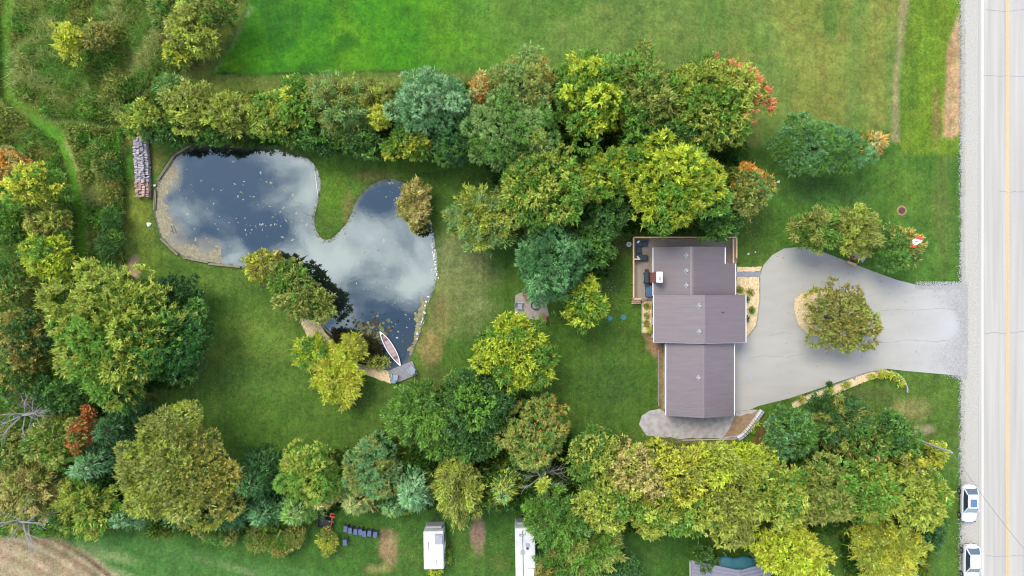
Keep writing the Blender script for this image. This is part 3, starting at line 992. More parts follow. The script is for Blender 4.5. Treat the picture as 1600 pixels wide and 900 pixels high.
def crown_spruce(r, rx, ry, h, c1, c2, accent=None, L=.36, W=.12, dens=1.0):
    Rm = (rx + ry) / 2
    P_, Q_, C_ = [], [], []
    z0 = .6
    nw = int((h - z0) / .5)
    for w_ in range(nw):
        f = w_ / nw
        zb = z0 + (h - z0) * f
        R0 = (1 - f) ** .8 + .03
        nb = max(4, int((8 + Rm * 2.2) * (1 - f * .6)))
        for b_ in range(nb):
            th = b_ * 6.283 / nb + w_ * 1.1 + r.normal(scale=.15)
            ln = R0 * r.uniform(.80, 1.12)
            ex, ey = math.cos(th) * rx * ln, math.sin(th) * ry * ln
            lng = math.hypot(ex, ey)
            m = max(3, int(lng * 5.5 * dens))
            t = r.uniform(.25, 1, m) ** .8
            lat = np.array([-math.sin(th), math.cos(th), 0])
            wd_ = .12 * lng * (1.2 - t) + .12
            o_ = r.normal(size=m) * wd_
            p = np.stack([ex * t, ey * t, zb - (t ** 1.5) * lng * .22 + (t > .85) * .12], -1) + lat * o_[:, None]
            p[:, 2] += r.normal(scale=.07, size=m)
            d = unit(np.array([ex / lng, ey / lng, .12]) + lat * (o_ * 2.2)[:, None])
            P_.append(p); Q_.append(d)
            C_.append(pick_cols(r, 1, c1, c2)[0] * r.uniform(.85, 1.15, (m, 1)))
    p, q, cl = np.concatenate(P_), np.concatenate(Q_), np.concatenate(C_)
    if accent is not None:
        ac, dx_, dy_, thr = accent
        w = (p[:, 0] / rx * dx_ + p[:, 1] / ry * dy_ + r.normal(scale=.24, size=len(p))) > thr
        cl[w] = A(*ac) * LEAF * 1.25 * r.uniform(.7, 1.2, (w.sum(), 1))
    return tufts_to_mesh('crown', p, q, cl, r, 5, L, W, .4, up=.1, jit=.07)


def limb_mesh(r, h, top, R, trunk_r, n_limb=7, dead=False):
    b = MB()
    rr = random.Random(int(r.integers(1, 99999)))
    b.tube([(0, 0, -.15), (rr.uniform(-.1, .1), rr.uniform(-.1, .1), top * .4), (rr.uniform(-.2, .2), rr.uniform(-.2, .2), top)], [trunk_r * 1.25, trunk_r * .85, trunk_r * .3], 8)
    for i in range(n_limb):
        th = i * 2.4 + rr.uniform(-.3, .3)
        z0 = top * rr.uniform(.35, .85)
        ln = R * rr.uniform(.5, .8) * (1.0 if not dead else 1.3)
        e = Vector((math.cos(th) * ln, math.sin(th) * ln, z0 + rr.uniform(.15, .5) * (top - z0) + ln * .25))
        s = Vector((0, 0, z0))
        mdl = s.lerp(e, .5) + Vector((rr.uniform(-.2, .2), rr.uniform(-.2, .2), .15 * ln))
        b.tube([s, mdl, e], [trunk_r * .42, trunk_r * .26, trunk_r * .08], 5, cap=False)
        if dead:
            for s2 in range(9):
                t = rr.uniform(.25, 1)
                q = s.lerp(mdl, t * 2) if t < .5 else mdl.lerp(e, t * 2 - 1)
                a2 = th + rr.uniform(-.9, .9)
                l2 = ln * rr.uniform(.2, .5)
                q2 = q + Vector((math.cos(a2) * l2, math.sin(a2) * l2, rr.uniform(-.1, .4) * l2))
                q3 = q.lerp(q2, .5) + Vector((rr.uniform(-.15, .15), rr.uniform(-.15, .15), .1))
                b.tube([q, q3, q2], [trunk_r * .14, trunk_r * .10, trunk_r * .05], 4, cap=False)
    return b


LEAF = 2.1
PAL = dict(lime=(194, 208, 62), green=(120, 164, 60), mid=(104, 148, 60), dgreen=(80, 122, 56), olive=(160, 168, 78), ygreen=(178, 190, 76), blue=(116, 166, 100),
           dblue=(80, 128, 70), grey=(144, 176, 94), orange=(232, 166, 70), red=(222, 116, 84), tan=(206, 192, 112), yellow=(206, 208, 72), brown=(168, 162, 78), bgrey=(146, 186, 126),
           deep=(56, 90, 44), rust=(208, 130, 74))


def plant_tree(i, px, py, rx, ry, h, kind, name, c1, c2, label, cat='tree', group=None, accent=None):
    r = np.random.default_rng(1000 + i)
    a1, a2 = A(*PAL[c1]) * LEAF, A(*PAL[c2]) * LEAF
    if kind == 'S':
        base = P(px, py, h * .38)
        k_ = (H - h * .38) / H / S
    else:
        cf = .52 if kind == 'P' else .62
        base = P(px, py, h * cf)
        k_ = (H - h * cf) / H / S
    wx_, wy_ = rx * k_ * (1.07 if rx > 25 else 1), ry * k_ * (1.07 if rx > 25 else 1)
    root = empty(name, (base.x, base.y, 0), 0, label, cat, group)
    if kind == 'S':
        me = crown_spruce(r, wx_, wy_, h, a1, a2, accent)
        c = link('crown', me, M['needle'], root)
        t = limb_mesh(r, h, h * .85, wx_ * .4, .10 + h * .012, 2)
    elif kind == 'D':
        t = limb_mesh(r, h, h * .8, (wx_ + wy_) / 2, .12 + h * .012, 14, dead=True)
        t.build('trunk', M['deadwood'], root)
        if label.find('tuft') >= 0:
            me = crown_round(r, wx_ * .3, wy_ * .3, .8, a1, a2)
            c = link('crown', me, M['leaf'], root); c.location = (0, 0, h * .9)
        return root
    else:
        rz = h * (.48 if kind == 'P' else .40)
        Rm = (wx_ + wy_) / 2
        if kind == 'F':
            me = crown_feather(r, wx_ * 1.08, wy_ * 1.08, rz, a1, a2, accent)
        elif kind == 'T':   # knobbly leaf rosettes
            me = crown_round(r, wx_, wy_, rz, a1, a2, accent, dens=.60, k=14, L=.36, W=.22, lob=.23, holes=.58, spread=.95, tj=.12, out=.35)
        elif kind == 'P':   # rounded needle puffs
            me = crown_round(r, wx_, wy_, rz, a1, a2, accent, lobes=int(10 + Rm * Rm * 6.5), dens=1.6, k=10, L=.27, W=.085, lob=.68 / Rm, holes=.15, spread=.6, tj=.06, out=.2)
        elif kind == 'B':   # small bush
            me = crown_round(r, wx_, wy_, rz, a1, a2, accent, lobes=10, dens=2.0, k=7, L=.22, W=.12, lob=.42, holes=.2)
        else:
            me = crown_round(r, wx_, wy_, rz, a1, a2, accent, lobes=int(12 + Rm * 8), dens=.95, k=10, L=.30, W=.21, lob=.24, holes=.54, out=.3, spread=.9, tj=.11)
        c = link('crown', me, M['needle'] if kind == 'P' else M['leaf'], root)
        c.location = (0, 0, h - rz)
        if kind == 'B':
            return root
        t = limb_mesh(r, h, h * .72, Rm, .10 + h * .016, 7)
    t.build('trunk', M['bark'], root, smooth=True)
    return root


G_N = 'hedgerow trees along the north field'
G_M = 'maples and pines shading the north side of the house'
G_S = 'trees in the south hedgerow behind the pond lawn'
G_E = 'broadleaf hedge south of the house'
G_W = 'woodland trees along the west track'
TREES = [
 # north hedgerow
 (268, 142, 24, 26, 5, 'F', 'tree', 'grey', 'mid', 'small grey-green spiky tree behind the northwest end of the north hedgerow', G_N, None),
 (224, 186, 34, 29, 6, 'L', 'tree', 'ygreen', 'green', 'yellow-green tree at the west end of the north hedgerow above the firewood', G_N, None),
 (300, 168, 44, 40, 7, 'L', 'tree', 'ygreen', 'olive', 'rounded yellow-green tree standing over the northwest corner of the pond', G_N, None),
 (262, 205, 34, 22, 5, 'L', 'tree', 'mid', 'dgreen', 'low dark green tree between the firewood and the pond corner', G_N, None),
 (368, 180, 38, 36, 7, 'L', 'tree', 'ygreen', 'olive', 'yellow-olive tree right above the pond, dense round crown', G_N, None),
 (335, 210, 36, 20, 5, 'L', 'tree', 'mid', 'dgreen', 'low shaded tree overhanging the north bank of the pond', G_N, None),
 (422, 188, 36, 38, 7, 'L', 'tree', 'ygreen', 'green', 'yellow-green tree between the olive trees north of the pond', G_N, None),
 (466, 165, 30, 42, 8, 'L', 'tree', 'green', 'yellow', 'green tree with golden top beside the mown field margin', G_N, None),
 (530, 165, 46, 46, 9, 'F', 'willow_tree', 'grey', 'olive', 'grey-olive willow with wispy top in the middle of the north hedgerow', G_N, None),
 (492, 216, 38, 24, 6, 'L', 'tree', 'dgreen', 'mid', 'dark green tree at the foot of the grey-olive willow', G_N, None),
 (586, 158, 32, 30, 8, 'F', 'tree', 'olive', 'ygreen', 'olive tree between the willow and the blue-green pine', G_N, None),
 (594, 186, 16, 22, 8.5, 'L', 'tree', 'yellow', 'lime', 'narrow bright yellow tree tucked against the blue-green pine', G_N, None),
 (560, 220, 36, 28, 6, 'L', 'tree', 'mid', 'dgreen', 'mid green tree on the lawn side, south of the olive tree', G_N, None),
 (640, 222, 38, 30, 7, 'L', 'tree', 'green', 'yellow', 'green tree with yellow leaves below the blue-green pine', G_N, None),
 (676, 165, 58, 52, 11, 'P', 'pine_tree', 'blue', 'bgrey', 'big pale blue-green pine beside the small orange tree', G_N, None),
 (712, 226, 40, 30, 8, 'P', 'pine_tree', 'dblue', 'mid', 'dark blue-green pine below the big pale pine', G_N, None),
 (751, 142, 16, 26, 10, 'L', 'tree', 'orange', 'tan', 'small narrow orange tree squeezed between two evergreens', G_N, None),
 (818, 135, 50, 44, 11, 'P', 'pine_tree', 'grey', 'olive', 'grey-green pine with olive tips right of the orange tree', G_N, ((190, 160, 60), 1, .1, .72)),
 (798, 208, 64, 58, 12, 'P', 'pine_tree', 'grey', 'mid', 'large grey-green pine south of the orange tree', G_N, None),
 # maples
 (925, 152, 56, 70, 12, 'T', 'maple_tree', 'green', 'lime', 'bright green maple bordering the field, left of the olive maple', G_M, None),
 (1008, 150, 44, 68, 12, 'T', 'maple_tree', 'olive', 'green', 'olive maple between the bright green and the red-tipped maples', G_M, None),
 (1114, 165, 74, 78, 12, 'T', 'maple_tree', 'ygreen', 'green', 'yellow-green maple with red and coral tips on its northeast side', G_M, ((232, 142, 96), .85, .62, .82)),
 (850, 292, 76, 66, 12, 'T', 'maple_tree', 'green', 'ygreen', 'green maple with many gaps, north of the dark pine', G_M, None),
 (948, 275, 46, 42, 11, 'T', 'maple_tree', 'lime', 'green', 'yellow-green maple with drooping shoots left of the deck maple', G_M, None),
 (1050, 284, 77, 79, 13, 'T', 'maple_tree', 'lime', 'green', 'large bright yellow-green maple overhanging the deck and roof', G_M, None),
 (1165, 297, 34, 44, 8, 'L', 'tree', 'olive', 'grey', 'small olive tree with orange top, east of the deck maple', G_M, ((222, 150, 60), .1, 1, .45)),
 (1122, 345, 30, 34, 7, 'L', 'tree', 'dgreen', 'green', 'dark green tree shading the northeast deck corner', G_M, None),
 (948, 335, 36, 34, 8, 'L', 'tree', 'dgreen', 'mid', 'dark green tree in shade between maple and deck', G_M, None),
 (1040, 215, 60, 34, 10, 'L', 'tree', 'dgreen', 'mid', 'dark green tree filling the middle of the maple group', G_M, None),
 (752, 345, 50, 48, 8, 'F', 'locust_tree', 'grey', 'ygreen', 'pale green feathery tree on the pond lawn west of the maples', G_M, None),
 (861, 411, 56, 53, 11, 'P', 'pine_tree', 'dblue', 'blue', 'rounded dark blue-green pine above the fire pit patio', G_M, None),
 (926, 380, 34, 40, 8, 'L', 'tree', 'mid', 'dgreen', 'mid green tree behind the dark blue-green pine', G_M, None),
 (912, 474, 36, 44, 8, 'T', 'maple_tree', 'green', 'lime', 'bright green small maple beside the fire pit patio', None, None),
 (804, 552, 57, 63, 9, 'L', 'maple_tree', 'lime', 'green', 'glowing lime green maple south of the fire pit', None, None),
 # pond trees
 (649, 318, 22, 36, 4.5, 'F', 'willow_tree', 'tan', 'brown', 'tan shrubby willow leaning over the east pond shore', None, None),
 (655, 352, 14, 16, 3, 'L', 'shrub', 'brown', 'deep', 'dark brown leggy shrub below the tan willow', None, None),
 (414, 415, 32, 26, 5, 'L', 'tree', 'yellow', 'brown', 'yellow-olive tree, northwesternmost of the three on the pond bank', 'trees on the southwest pond bank', None),
 (450, 434, 34, 28, 5.5, 'L', 'tree', 'green', 'olive', 'green tree in the middle of the three on the pond bank', 'trees on the southwest pond bank', None),
 (478, 470, 40, 32, 6, 'L', 'tree', 'olive', 'green', 'olive round tree beside the wood chip path at the pond', 'trees on the southwest pond bank', None),
 (493, 552, 32, 26, 4, 'F', 'willow_tree', 'lime', 'green', 'fresh green willow, west of the yellow willow by the chip path', 'willows on the wood chip path', None),
 (527, 588, 38, 42, 5, 'F', 'willow_tree', 'yellow', 'lime', 'bright yellow willow drooping over the lawn below the chip path', 'willows on the wood chip path', None),
 (553, 542, 19, 20, 3, 'F', 'willow_tree', 'yellow', 'olive', 'yellow-olive willow next to the lily patch', 'willows on the wood chip path', None),
 (588, 566, 20, 8, 1.2, 'B', 'shrub', 'ygreen', 'olive', 'low yellow-green shrub at the waterside left of the dock', None, None),
 # centre south
 (664, 648, 54, 48, 8, 'F', 'tree', 'green', 'mid', 'fresh green feathery tree south of the dock', G_S, None),
 (742, 628, 56, 54, 9, 'L', 'tree', 'dgreen', 'green', 'dark green tree left below the lime maple', G_S, None),
 (738, 688, 44, 34, 7, 'L', 'tree', 'mid', 'dgreen', 'green tree below the dark tree in the south hedgerow', G_S, None),
 (690, 695, 34, 24, 6, 'L', 'tree', 'mid', 'green', 'small green tree behind the silvery spruce', G_S, None),
 (834, 674, 54, 50, 9, 'P', 'tree', 'olive', 'mid', 'olive tree with orange tips beside the back lawn', G_S, ((206, 140, 60), .2, .1, .42)),
 (846, 748, 36, 34, 8, 'D', 'dead_tree', 'ygreen', 'lime', 'bare grey dead spruce with one yellow-green tuft on top', G_S, None),
 (786, 758, 34, 38, 8, 'S', 'spruce_tree', 'ygreen', 'blue', 'yellow-green spruce left of the bare grey tree', G_S, None),
 (715, 765, 36, 50, 8, 'F', 'tree', 'ygreen', 'olive', 'yellow-green feathery tree above the first white trailer', G_S, None),
 (646, 762, 38, 42, 9, 'S', 'spruce_tree', 'bgrey', 'blue', 'silvery blue spruce left of the feathery tree', G_S, None),
 (582, 732, 46, 42, 8, 'P', 'pine_tree', 'blue', 'olive', 'blue-green pine with olive tips near the lawn edge', G_S, None),
 (560, 775, 36, 34, 7, 'S', 'spruce_tree', 'grey', 'tan', 'grey-green spruce with tan tips above the blue bins', G_S, None),
 (614, 785, 26, 24, 6, 'S', 'spruce_tree', 'blue', 'grey', 'small blue spruce between the silvery and grey spruces', G_S, None),
 (487, 738, 48, 42, 9, 'P', 'pine_tree', 'green', 'ygreen', 'green pine with yellowish needles facing the pond lawn', G_S, None),
 (470, 790, 38, 34, 8, 'S', 'spruce_tree', 'grey', 'green', 'grey-green spruce above the olive bushes', G_S, None),
 (512, 772, 20, 24, 7, 'S', 'spruce_tree', 'tan', 'olive', 'tan-tipped young spruce above the red trailer', G_S, None),
 (406, 745, 44, 42, 9, 'S', 'spruce_tree', 'dgreen', 'dblue', 'dark green spruce right of the big olive tree', G_S, None),
 (418, 795, 40, 32, 7, 'S', 'spruce_tree', 'blue', 'dblue', 'blue-green spruce below the dark spruce', G_S, None),
 (358, 800, 38, 30, 7, 'S', 'spruce_tree', 'dblue', 'blue', 'dark blue spruce peeking out below the big olive tree', G_S, None),
 (282, 731, 90, 84, 12, 'L', 'tree', 'olive', 'ygreen', 'big rounded olive tree, browner on its right side, in the southwest corner of the lawn', None, ((176, 166, 76), 1, .1, .6)),
 (190, 522, 113, 99, 12, 'T', 'maple_tree', 'ygreen', 'green', 'huge spreading yellow-green tree west of the pond lawn', None, ((60, 110, 44), 1, -.35, .62)),  # dark accent puts the crown's shaded right side into the leaf colour
 (276, 458, 38, 30, 6, 'L', 'tree', 'dgreen', 'deep', 'dark green tree behind the huge spreading tree', None, None),
 (290, 530, 42, 52, 8, 'L', 'tree', 'dgreen', 'mid', 'dark green tree on the lawn side of the huge spreading tree', None, None),
 (192, 666, 42, 40, 9, 'S', 'spruce_tree', 'dblue', 'deep', 'dark spruce below the huge spreading tree', G_W, None),
 (156, 720, 36, 34, 9, 'S', 'spruce_tree', 'blue', 'bgrey', 'blue-green spruce next to the rust-red tree', G_W, None),
 (132, 790, 50, 42, 7, 'F', 'tree', 'ygreen', 'green', 'yellow-green tree at the corner of the ploughed ground', G_W, None),
 (203, 803, 36, 26, 6, 'S', 'spruce_tree', 'bgrey', 'dblue', 'small silvery blue spruce left below the big olive tree', G_W, None),
 (282, 806, 44, 22, 5, 'S', 'spruce_tree', 'blue', 'dblue', 'low blue spruce under the big olive tree by the grass strip', G_S, None),
 (134, 672, 20, 32, 8, 'L', 'tree', 'rust', 'olive', 'rust-red narrow tree beside the blue-green spruce', G_W, None),
 (92, 690, 42, 40, 8, 'L', 'tree', 'olive', 'green', 'olive-green tree left of the rust-red tree', G_W, None),
 (38, 648, 46, 36, 8, 'D', 'dead_tree', 'tan', 'tan', 'bleached leafless tree at the west edge', G_W, None),
 (40, 770, 52, 48, 8, 'F', 'tree', 'olive', 'tan', 'thin olive-tan tree near the ploughed ground', G_W, None),
 (28, 700, 40, 34, 7, 'L', 'tree', 'olive', 'mid', 'olive tree at the west edge below the bleached tree', G_W, None),
 (34, 812, 44, 52, 9, 'D', 'dead_tree', 'tan', 'tan', 'white-barked bare tree leaning over the ploughed ground', G_W, None),
 # west wood
 (80, 402, 38, 40, 7, 'L', 'tree', 'lime', 'green', 'bright lime round tree west of the grass track', G_W, None),
 (58, 292, 46, 38, 8, 'L', 'tree', 'yellow', 'green', 'yellow-green tree west of the track, below the orange one', G_W, None),
 (18, 262, 30, 28, 7, 'L', 'tree', 'tan', 'orange', 'orange-tinged tree at the west edge above the yellow tree', G_W, None),
 (74, 345, 34, 26, 6, 'L', 'tree', 'ygreen', 'brown', 'yellowish tree between the yellow tree and the lime tree', G_W, None),
 (18, 350, 26, 30, 6, 'L', 'tree', 'green', 'mid', 'green tree touching the west edge beside the lime tree', G_W, None),
 (20, 440, 34, 40, 6, 'L', 'tree', 'olive', 'mid', 'olive scrub tree at the west edge below the lime tree', G_W, None),
 (40, 520, 40, 40, 6, 'L', 'tree', 'brown', 'dgreen', 'brown-green scrub tree left of the huge spreading tree', G_W, None),
 (26, 590, 36, 34, 6, 'L', 'tree', 'mid', 'brown', 'dull green scrub tree above the bleached tree', G_W, None),
 (100, 620, 40, 30, 6, 'L', 'tree', 'dgreen', 'mid', 'dark scrub tree between the huge tree and the bleached tree', G_W, None),
 (110, 64, 24, 26, 6, 'L', 'tree', 'yellow', 'lime', 'bright yellow round tree in the northwest meadow', G_W, None),
 (152, 58, 24, 26, 5, 'L', 'tree', 'brown', 'olive', 'olive-brown tree right of the yellow meadow tree', G_W, None),
 (300, 48, 44, 34, 7, 'L', 'tree', 'ygreen', 'olive', 'yellow-green tree on the meadow edge by the north field', G_W, None),
 (336, 12, 38, 30, 7, 'L', 'tree', 'olive', 'green', 'olive tree at the top of the meadow edge', G_W, None),
 (284, 84, 26, 22, 5, 'L', 'tree', 'yellow', 'green', 'small yellow-green tree, southernmost on the meadow edge', G_W, None),
 (264, 20, 34, 24, 5, 'L', 'tree', 'mid', 'olive', 'mid green tree left of the meadow edge trees', G_W, None),
 # right
 (1277, 230, 70, 42, 6, 'P', 'spruce_tree', 'blue', 'mid', 'wide blue-green spruce standing alone on the east lawn', None, None),
 (1368, 222, 22, 20, 3, 'S', 'shrub', 'tan', 'orange', 'orange-tan spiky shrub right of the blue spruces', None, None),
 (1276, 360, 38, 32, 8, 'F', 'cedar_tree', 'olive', 'green', 'olive cedar at the north edge of the driveway, left one', 'cedars north of the driveway', None),
 (1334, 362, 38, 36, 8, 'F', 'cedar_tree', 'olive', 'ygreen', 'olive-brown cedar over the well, north edge of the driveway', 'cedars north of the driveway', None),
 (1396, 388, 36, 34, 7, 'P', 'spruce_tree', 'mid', 'dgreen', 'dark spruce with orange-tan cones beside the flag', None, ((196, 170, 84), .6, .3, .3)),
 (1313, 497, 54, 52, 6, 'L', 'tree', 'olive', 'brown', 'olive-brown tree on the mulched island in the driveway', None, None),
 (1236, 676, 44, 46, 8, 'T', 'tree', 'mid', 'blue', 'mid green tree south of the driveway by the stone wall', None, None),
 (1306, 655, 46, 38, 8, 'F', 'tree', 'dgreen', 'olive', 'dark olive tree behind the chip strip', None, None),
 (1352, 688, 42, 36, 8, 'L', 'tree', 'mid', 'olive', 'green tree with a rusty patch south of the chip strip', None, ((196, 156, 90), -.2, -.9, .7)),
 (1390, 680, 38, 36, 8, 'L', 'tree', 'mid', 'dgreen', 'mid green tree just left of the utility pole', None, None),
 (1462, 708, 17, 20, 3, 'L', 'shrub', 'yellow', 'ygreen', 'yellow-green shrub beneath the utility pole', None, None),
 # south east hedge
 (925, 712, 42, 42, 9, 'L', 'tree', 'ygreen', 'mid', 'yellow-green tree right of the orange-tipped olive tree', G_E, None),
 (990, 735, 50, 44, 10, 'L', 'tree', 'tan', 'ygreen', 'tan-yellow tree below the gravel pad', G_E, None),
 (945, 782, 48, 40, 10, 'L', 'tree', 'ygreen', 'green', 'yellow-green tree right of the dark green conifer', G_E, None),
 (1055, 735, 48, 44, 10, 'L', 'tree', 'yellow', 'olive', 'golden yellow tree in the middle of the southeast hedge', G_E, None),
 (1020, 795, 44, 38, 10, 'L', 'tree', 'ygreen', 'green', 'yellow-green tree above the dark lawn gap', G_E, None),
 (1075, 800, 42, 34, 10, 'L', 'tree', 'ygreen', 'green', 'rounded green-yellow tree above the neighbour lawn', G_E, None),
 (1120, 725, 44, 38, 10, 'T', 'tree', 'ygreen', 'lime', 'fresh yellow-green tree right of the golden one', G_E, None),
 (1172, 725, 36, 36, 9, 'T', 'tree', 'lime', 'ygreen', 'lime tree below the bare soil by the stone wall', G_E, None),
 (1140, 790, 52, 50, 10, 'T', 'tree', 'olive', 'ygreen', 'large olive-yellow tree north of the neighbour roof', G_E, None),
 (1215, 770, 52, 48, 11, 'T', 'tree', 'ygreen', 'green', 'rough yellow-green tree above the lime crown at the bottom', G_E, None),
 (1285, 765, 52, 52, 11, 'T', 'tree', 'olive', 'green', 'wide olive-green tree in the hedge, third from the road', G_E, None),
 (1355, 765, 52, 52, 11, 'T', 'tree', 'green', 'ygreen', 'wide green tree in the hedge, second from the road', G_E, None),
 (1425, 775, 54, 44, 11, 'T', 'tree', 'ygreen', 'green', 'green-yellow tree reaching towards the upper parked car', G_E, None),
 (1410, 725, 36, 24, 8, 'L', 'tree', 'olive', 'yellow', 'olive tree right above the hedge near the pole', G_E, None),
 (1230, 858, 60, 44, 11, 'T', 'tree', 'lime', 'yellow', 'glowing lime yellow crown beside the neighbour roof', G_E, None),
 (1385, 862, 58, 46, 9, 'F', 'tree', 'ygreen', 'yellow', 'yellow-green feathery tree near the lower parked car', G_E, None),
 (1452, 832, 22, 26, 5, 'L', 'tree', 'dgreen', 'dblue', 'dull blue-green bushy tree on the verge between the cars', G_E, None),
 # bottom centre
 (872, 812, 46, 40, 10, 'F', 'conifer_tree', 'mid', 'green', 'dark green conifer overhanging the second white trailer', G_E, None),
 (918, 858, 52, 38, 9, 'F', 'conifer_tree', 'green', 'olive', 'olive-green conifer at the bottom, right of the trailer', G_E, None),
 (870, 886, 36, 24, 8, 'F', 'conifer_tree', 'mid', 'brown', 'brownish conifer touching the trailer at the bottom edge', G_E, None),
 (966, 884, 36, 24, 6, 'L', 'tree', 'dgreen', 'dblue', 'dark green bushy tree at the bottom edge left of the neighbour lawn', G_E, None),
 (1100, 872, 20, 22, 4, 'L', 'tree', 'dgreen', 'mid', 'small dark tree at the corner of the neighbour roof', G_E, None),
]
for i, (px, py, rx, ry, h, kind, name, c1, c2, label, grp, acc_) in enumerate(TREES):
    plant_tree(i, px, py, rx, ry, h, kind, name, c1, c2, label, 'shrub' if name == 'shrub' else 'tree', grp, acc_)

BUSHES = [
 (512, 846, 16, 22, 1.6, 'yellow', 'olive', 'yellow bush alone on the grass below the red trailer'),
 (404, 842, 22, 20, 1.8, 'olive', 'green', 'olive bush, left of the three along the grass strip'),
 (438, 850, 22, 20, 1.8, 'green', 'brown', 'green-brown bush in the middle of the three along the grass strip'),
 (462, 836, 20, 18, 1.8, 'olive', 'brown', 'brown-tinged bush, right of the three along the grass strip'),
 (345, 832, 30, 14, 1.6, 'mid', 'brown', 'low brown-green bush at the foot of the blue spruces'),
 (682, 894, 10, 10, 1.2, 'yellow', 'lime', 'small yellow bush at the near end of the first trailer'),
 (698, 868, 5, 16, 1.0, 'green', 'ygreen', 'narrow green bush along the side of the first trailer'),
 (628, 797, 14, 7, 1.2, 'lime', 'green', 'lime bush under the silvery spruce'),
 (165, 262, 20, 26, 2.2, 'olive', 'dgreen', 'olive bush between the track and the firewood'),
 (170, 302, 18, 20, 2.0, 'brown', 'olive', 'brownish bush below the olive one by the track'),
 (176, 340, 18, 20, 2.4, 'dgreen', 'mid', 'dark green bush in the middle of the trackside row'),
 (172, 382, 22, 26, 2.6, 'dgreen', 'green', 'dark green bush above the bare dirt patch'),
 (155, 232, 16, 14, 2, 'mid', 'olive', 'small green bush at the top of the trackside row'),
 (1296, 663 - 62, 4, 4, .5, 'dgreen', 'deep', 'small dark green bush on the kerb side of the chip strip'),
 (1296, 611, 5, 5, .6, 'yellow', 'ygreen', 'round golden bush in the lower half of the chip strip'),
 (1321, 601, 6, 5, .5, 'lime', 'olive', 'yellow-green flowering bush in the middle of the chip strip'),
 (1363, 588, 5, 4, .6, 'yellow', 'ygreen', 'round golden bush near the east end of the chip strip'),
 (1378, 585, 6, 5, .7, 'yellow', 'ygreen', 'golden bush at the curved end of the chip strip'),
 (1390, 586, 7, 5, .7, 'yellow', 'lime', 'yellow bush right of the golden bush at the curved end'),
 (1400, 590, 6, 6, .7, 'yellow', 'ygreen', 'deep yellow bush on the bend of the stone edging'),
 (1408, 598, 5, 7, .7, 'lime', 'yellow', 'lime bush inside the stone edging'),
 (1252, 624, 6, 5, .8, 'brown', 'yellow', 'yellow-brown bush at the west end of the chip strip'),
 (1175, 484, 3.5, 3.5, .5, 'green', 'dgreen', 'green rounded bush in the front bed'),
 (1156, 452, 3.5, 3.5, .5, 'brown', 'green', 'brown-green bush against the front wall'),
 (1172, 456, 3, 3, .4, 'brown', 'olive', 'small brownish bush in the front bed'),
 (1166, 498, 3, 3, .4, 'dgreen', 'brown', 'tiny dark bush at the eave of the front bed'),
 (1167, 467, 3, 3, .4, 'dgreen', 'green', 'tiny green bush under the middle roof corner'),
 (1011, 478, 3.5, 3, .4, 'brown', 'olive', 'brown bush at the top of the west bed'),
 (1010, 492, 3, 3, .4, 'brown', 'olive', 'dull brown bush in the middle of the west bed'),
 (1010, 505, 3, 3, .4, 'brown', 'tan', 'tan-brown bush in the lower west bed'),
 (1016, 516, 5, 4, .6, 'yellow', 'ygreen', 'yellow bush in the bottom corner of the west bed'),
 (1181, 662, 4, 8, .5, 'lime', 'yellow', 'yellow-green trailing bush on the stone wall'),
 (1175, 673, 6, 4, .5, 'lime', 'green', 'lime bush at the foot of the stone wall'),
]
for i, (px, py, rx, ry, h, c1, c2, label) in enumerate(BUSHES):
    if px > 1000: rx, ry = rx * .8, ry * .8
    plant_tree(500 + i, px, py, rx, ry, h, 'B', 'bush', c1, c2, label, 'bush')


# stuff: undergrowth below the hedgerows and rough growth in the meadow
def scatter(name, regions, per_px, c1, c2, hz, label, cat, k=7, L=.4, W=.14, upness=.8, seed=1, avoid=None, edge=0):
    r = np.random.default_rng(seed)
    X, Y, D = [], [], []
    for poly in regions:
        a = np.array(poly)
        n = int(np.ptp(a[:, 0]) * np.ptp(a[:, 1]) * per_px)
        x = r.uniform(a[:, 0].min(), a[:, 0].max(), n); y = r.uniform(a[:, 1].min(), a[:, 1].max(), n)
        ok = sdf(x, y, poly) < r.uniform(-6, 3, n)
        if avoid is not None:
            for ln, w in avoid:
                ok &= linedist(x, y, ln) > w * r.uniform(.7, 1.2, n)
        X.append(x[ok]); Y.append(y[ok]); D.append(np.clip(-sdf(x[ok], y[ok], poly) / edge, .12, 1) if edge else np.ones(ok.sum()))
    x, y = np.concatenate(X), np.concatenate(Y)
    wx_, wy_ = (x - 800) / S, (450 - y) / S
    cl_n = vnoise(wx_, wy_, 3.2, seed + 60, 3)
    cn2 = vnoise(wx_, wy_, 2.2, seed + 61, 3)
    z = hz * np.clip(cl_n * 4.0 - 1.5, .03, 1.8) * r.uniform(.6, 1, len(x)) * np.concatenate(D)
    p = np.stack([wx_, wy_, z], -1)
    m = np.clip((cn2 - .42) * 5, 0, 1)[:, None]
    cols = (c1 * (1 - m) + c2 * m) * r.uniform(.7, 1.3, (len(x), 1))
    nrm = unit(r.normal(size=(len(x), 3)) * (1 - upness) + np.array([0, 0, upness]))
    me = tufts_to_mesh(name, p, nrm, cols, r, k, L, W, .9)
    return tag(link(name, me, M['leaf']), label, cat, kind='stuff')


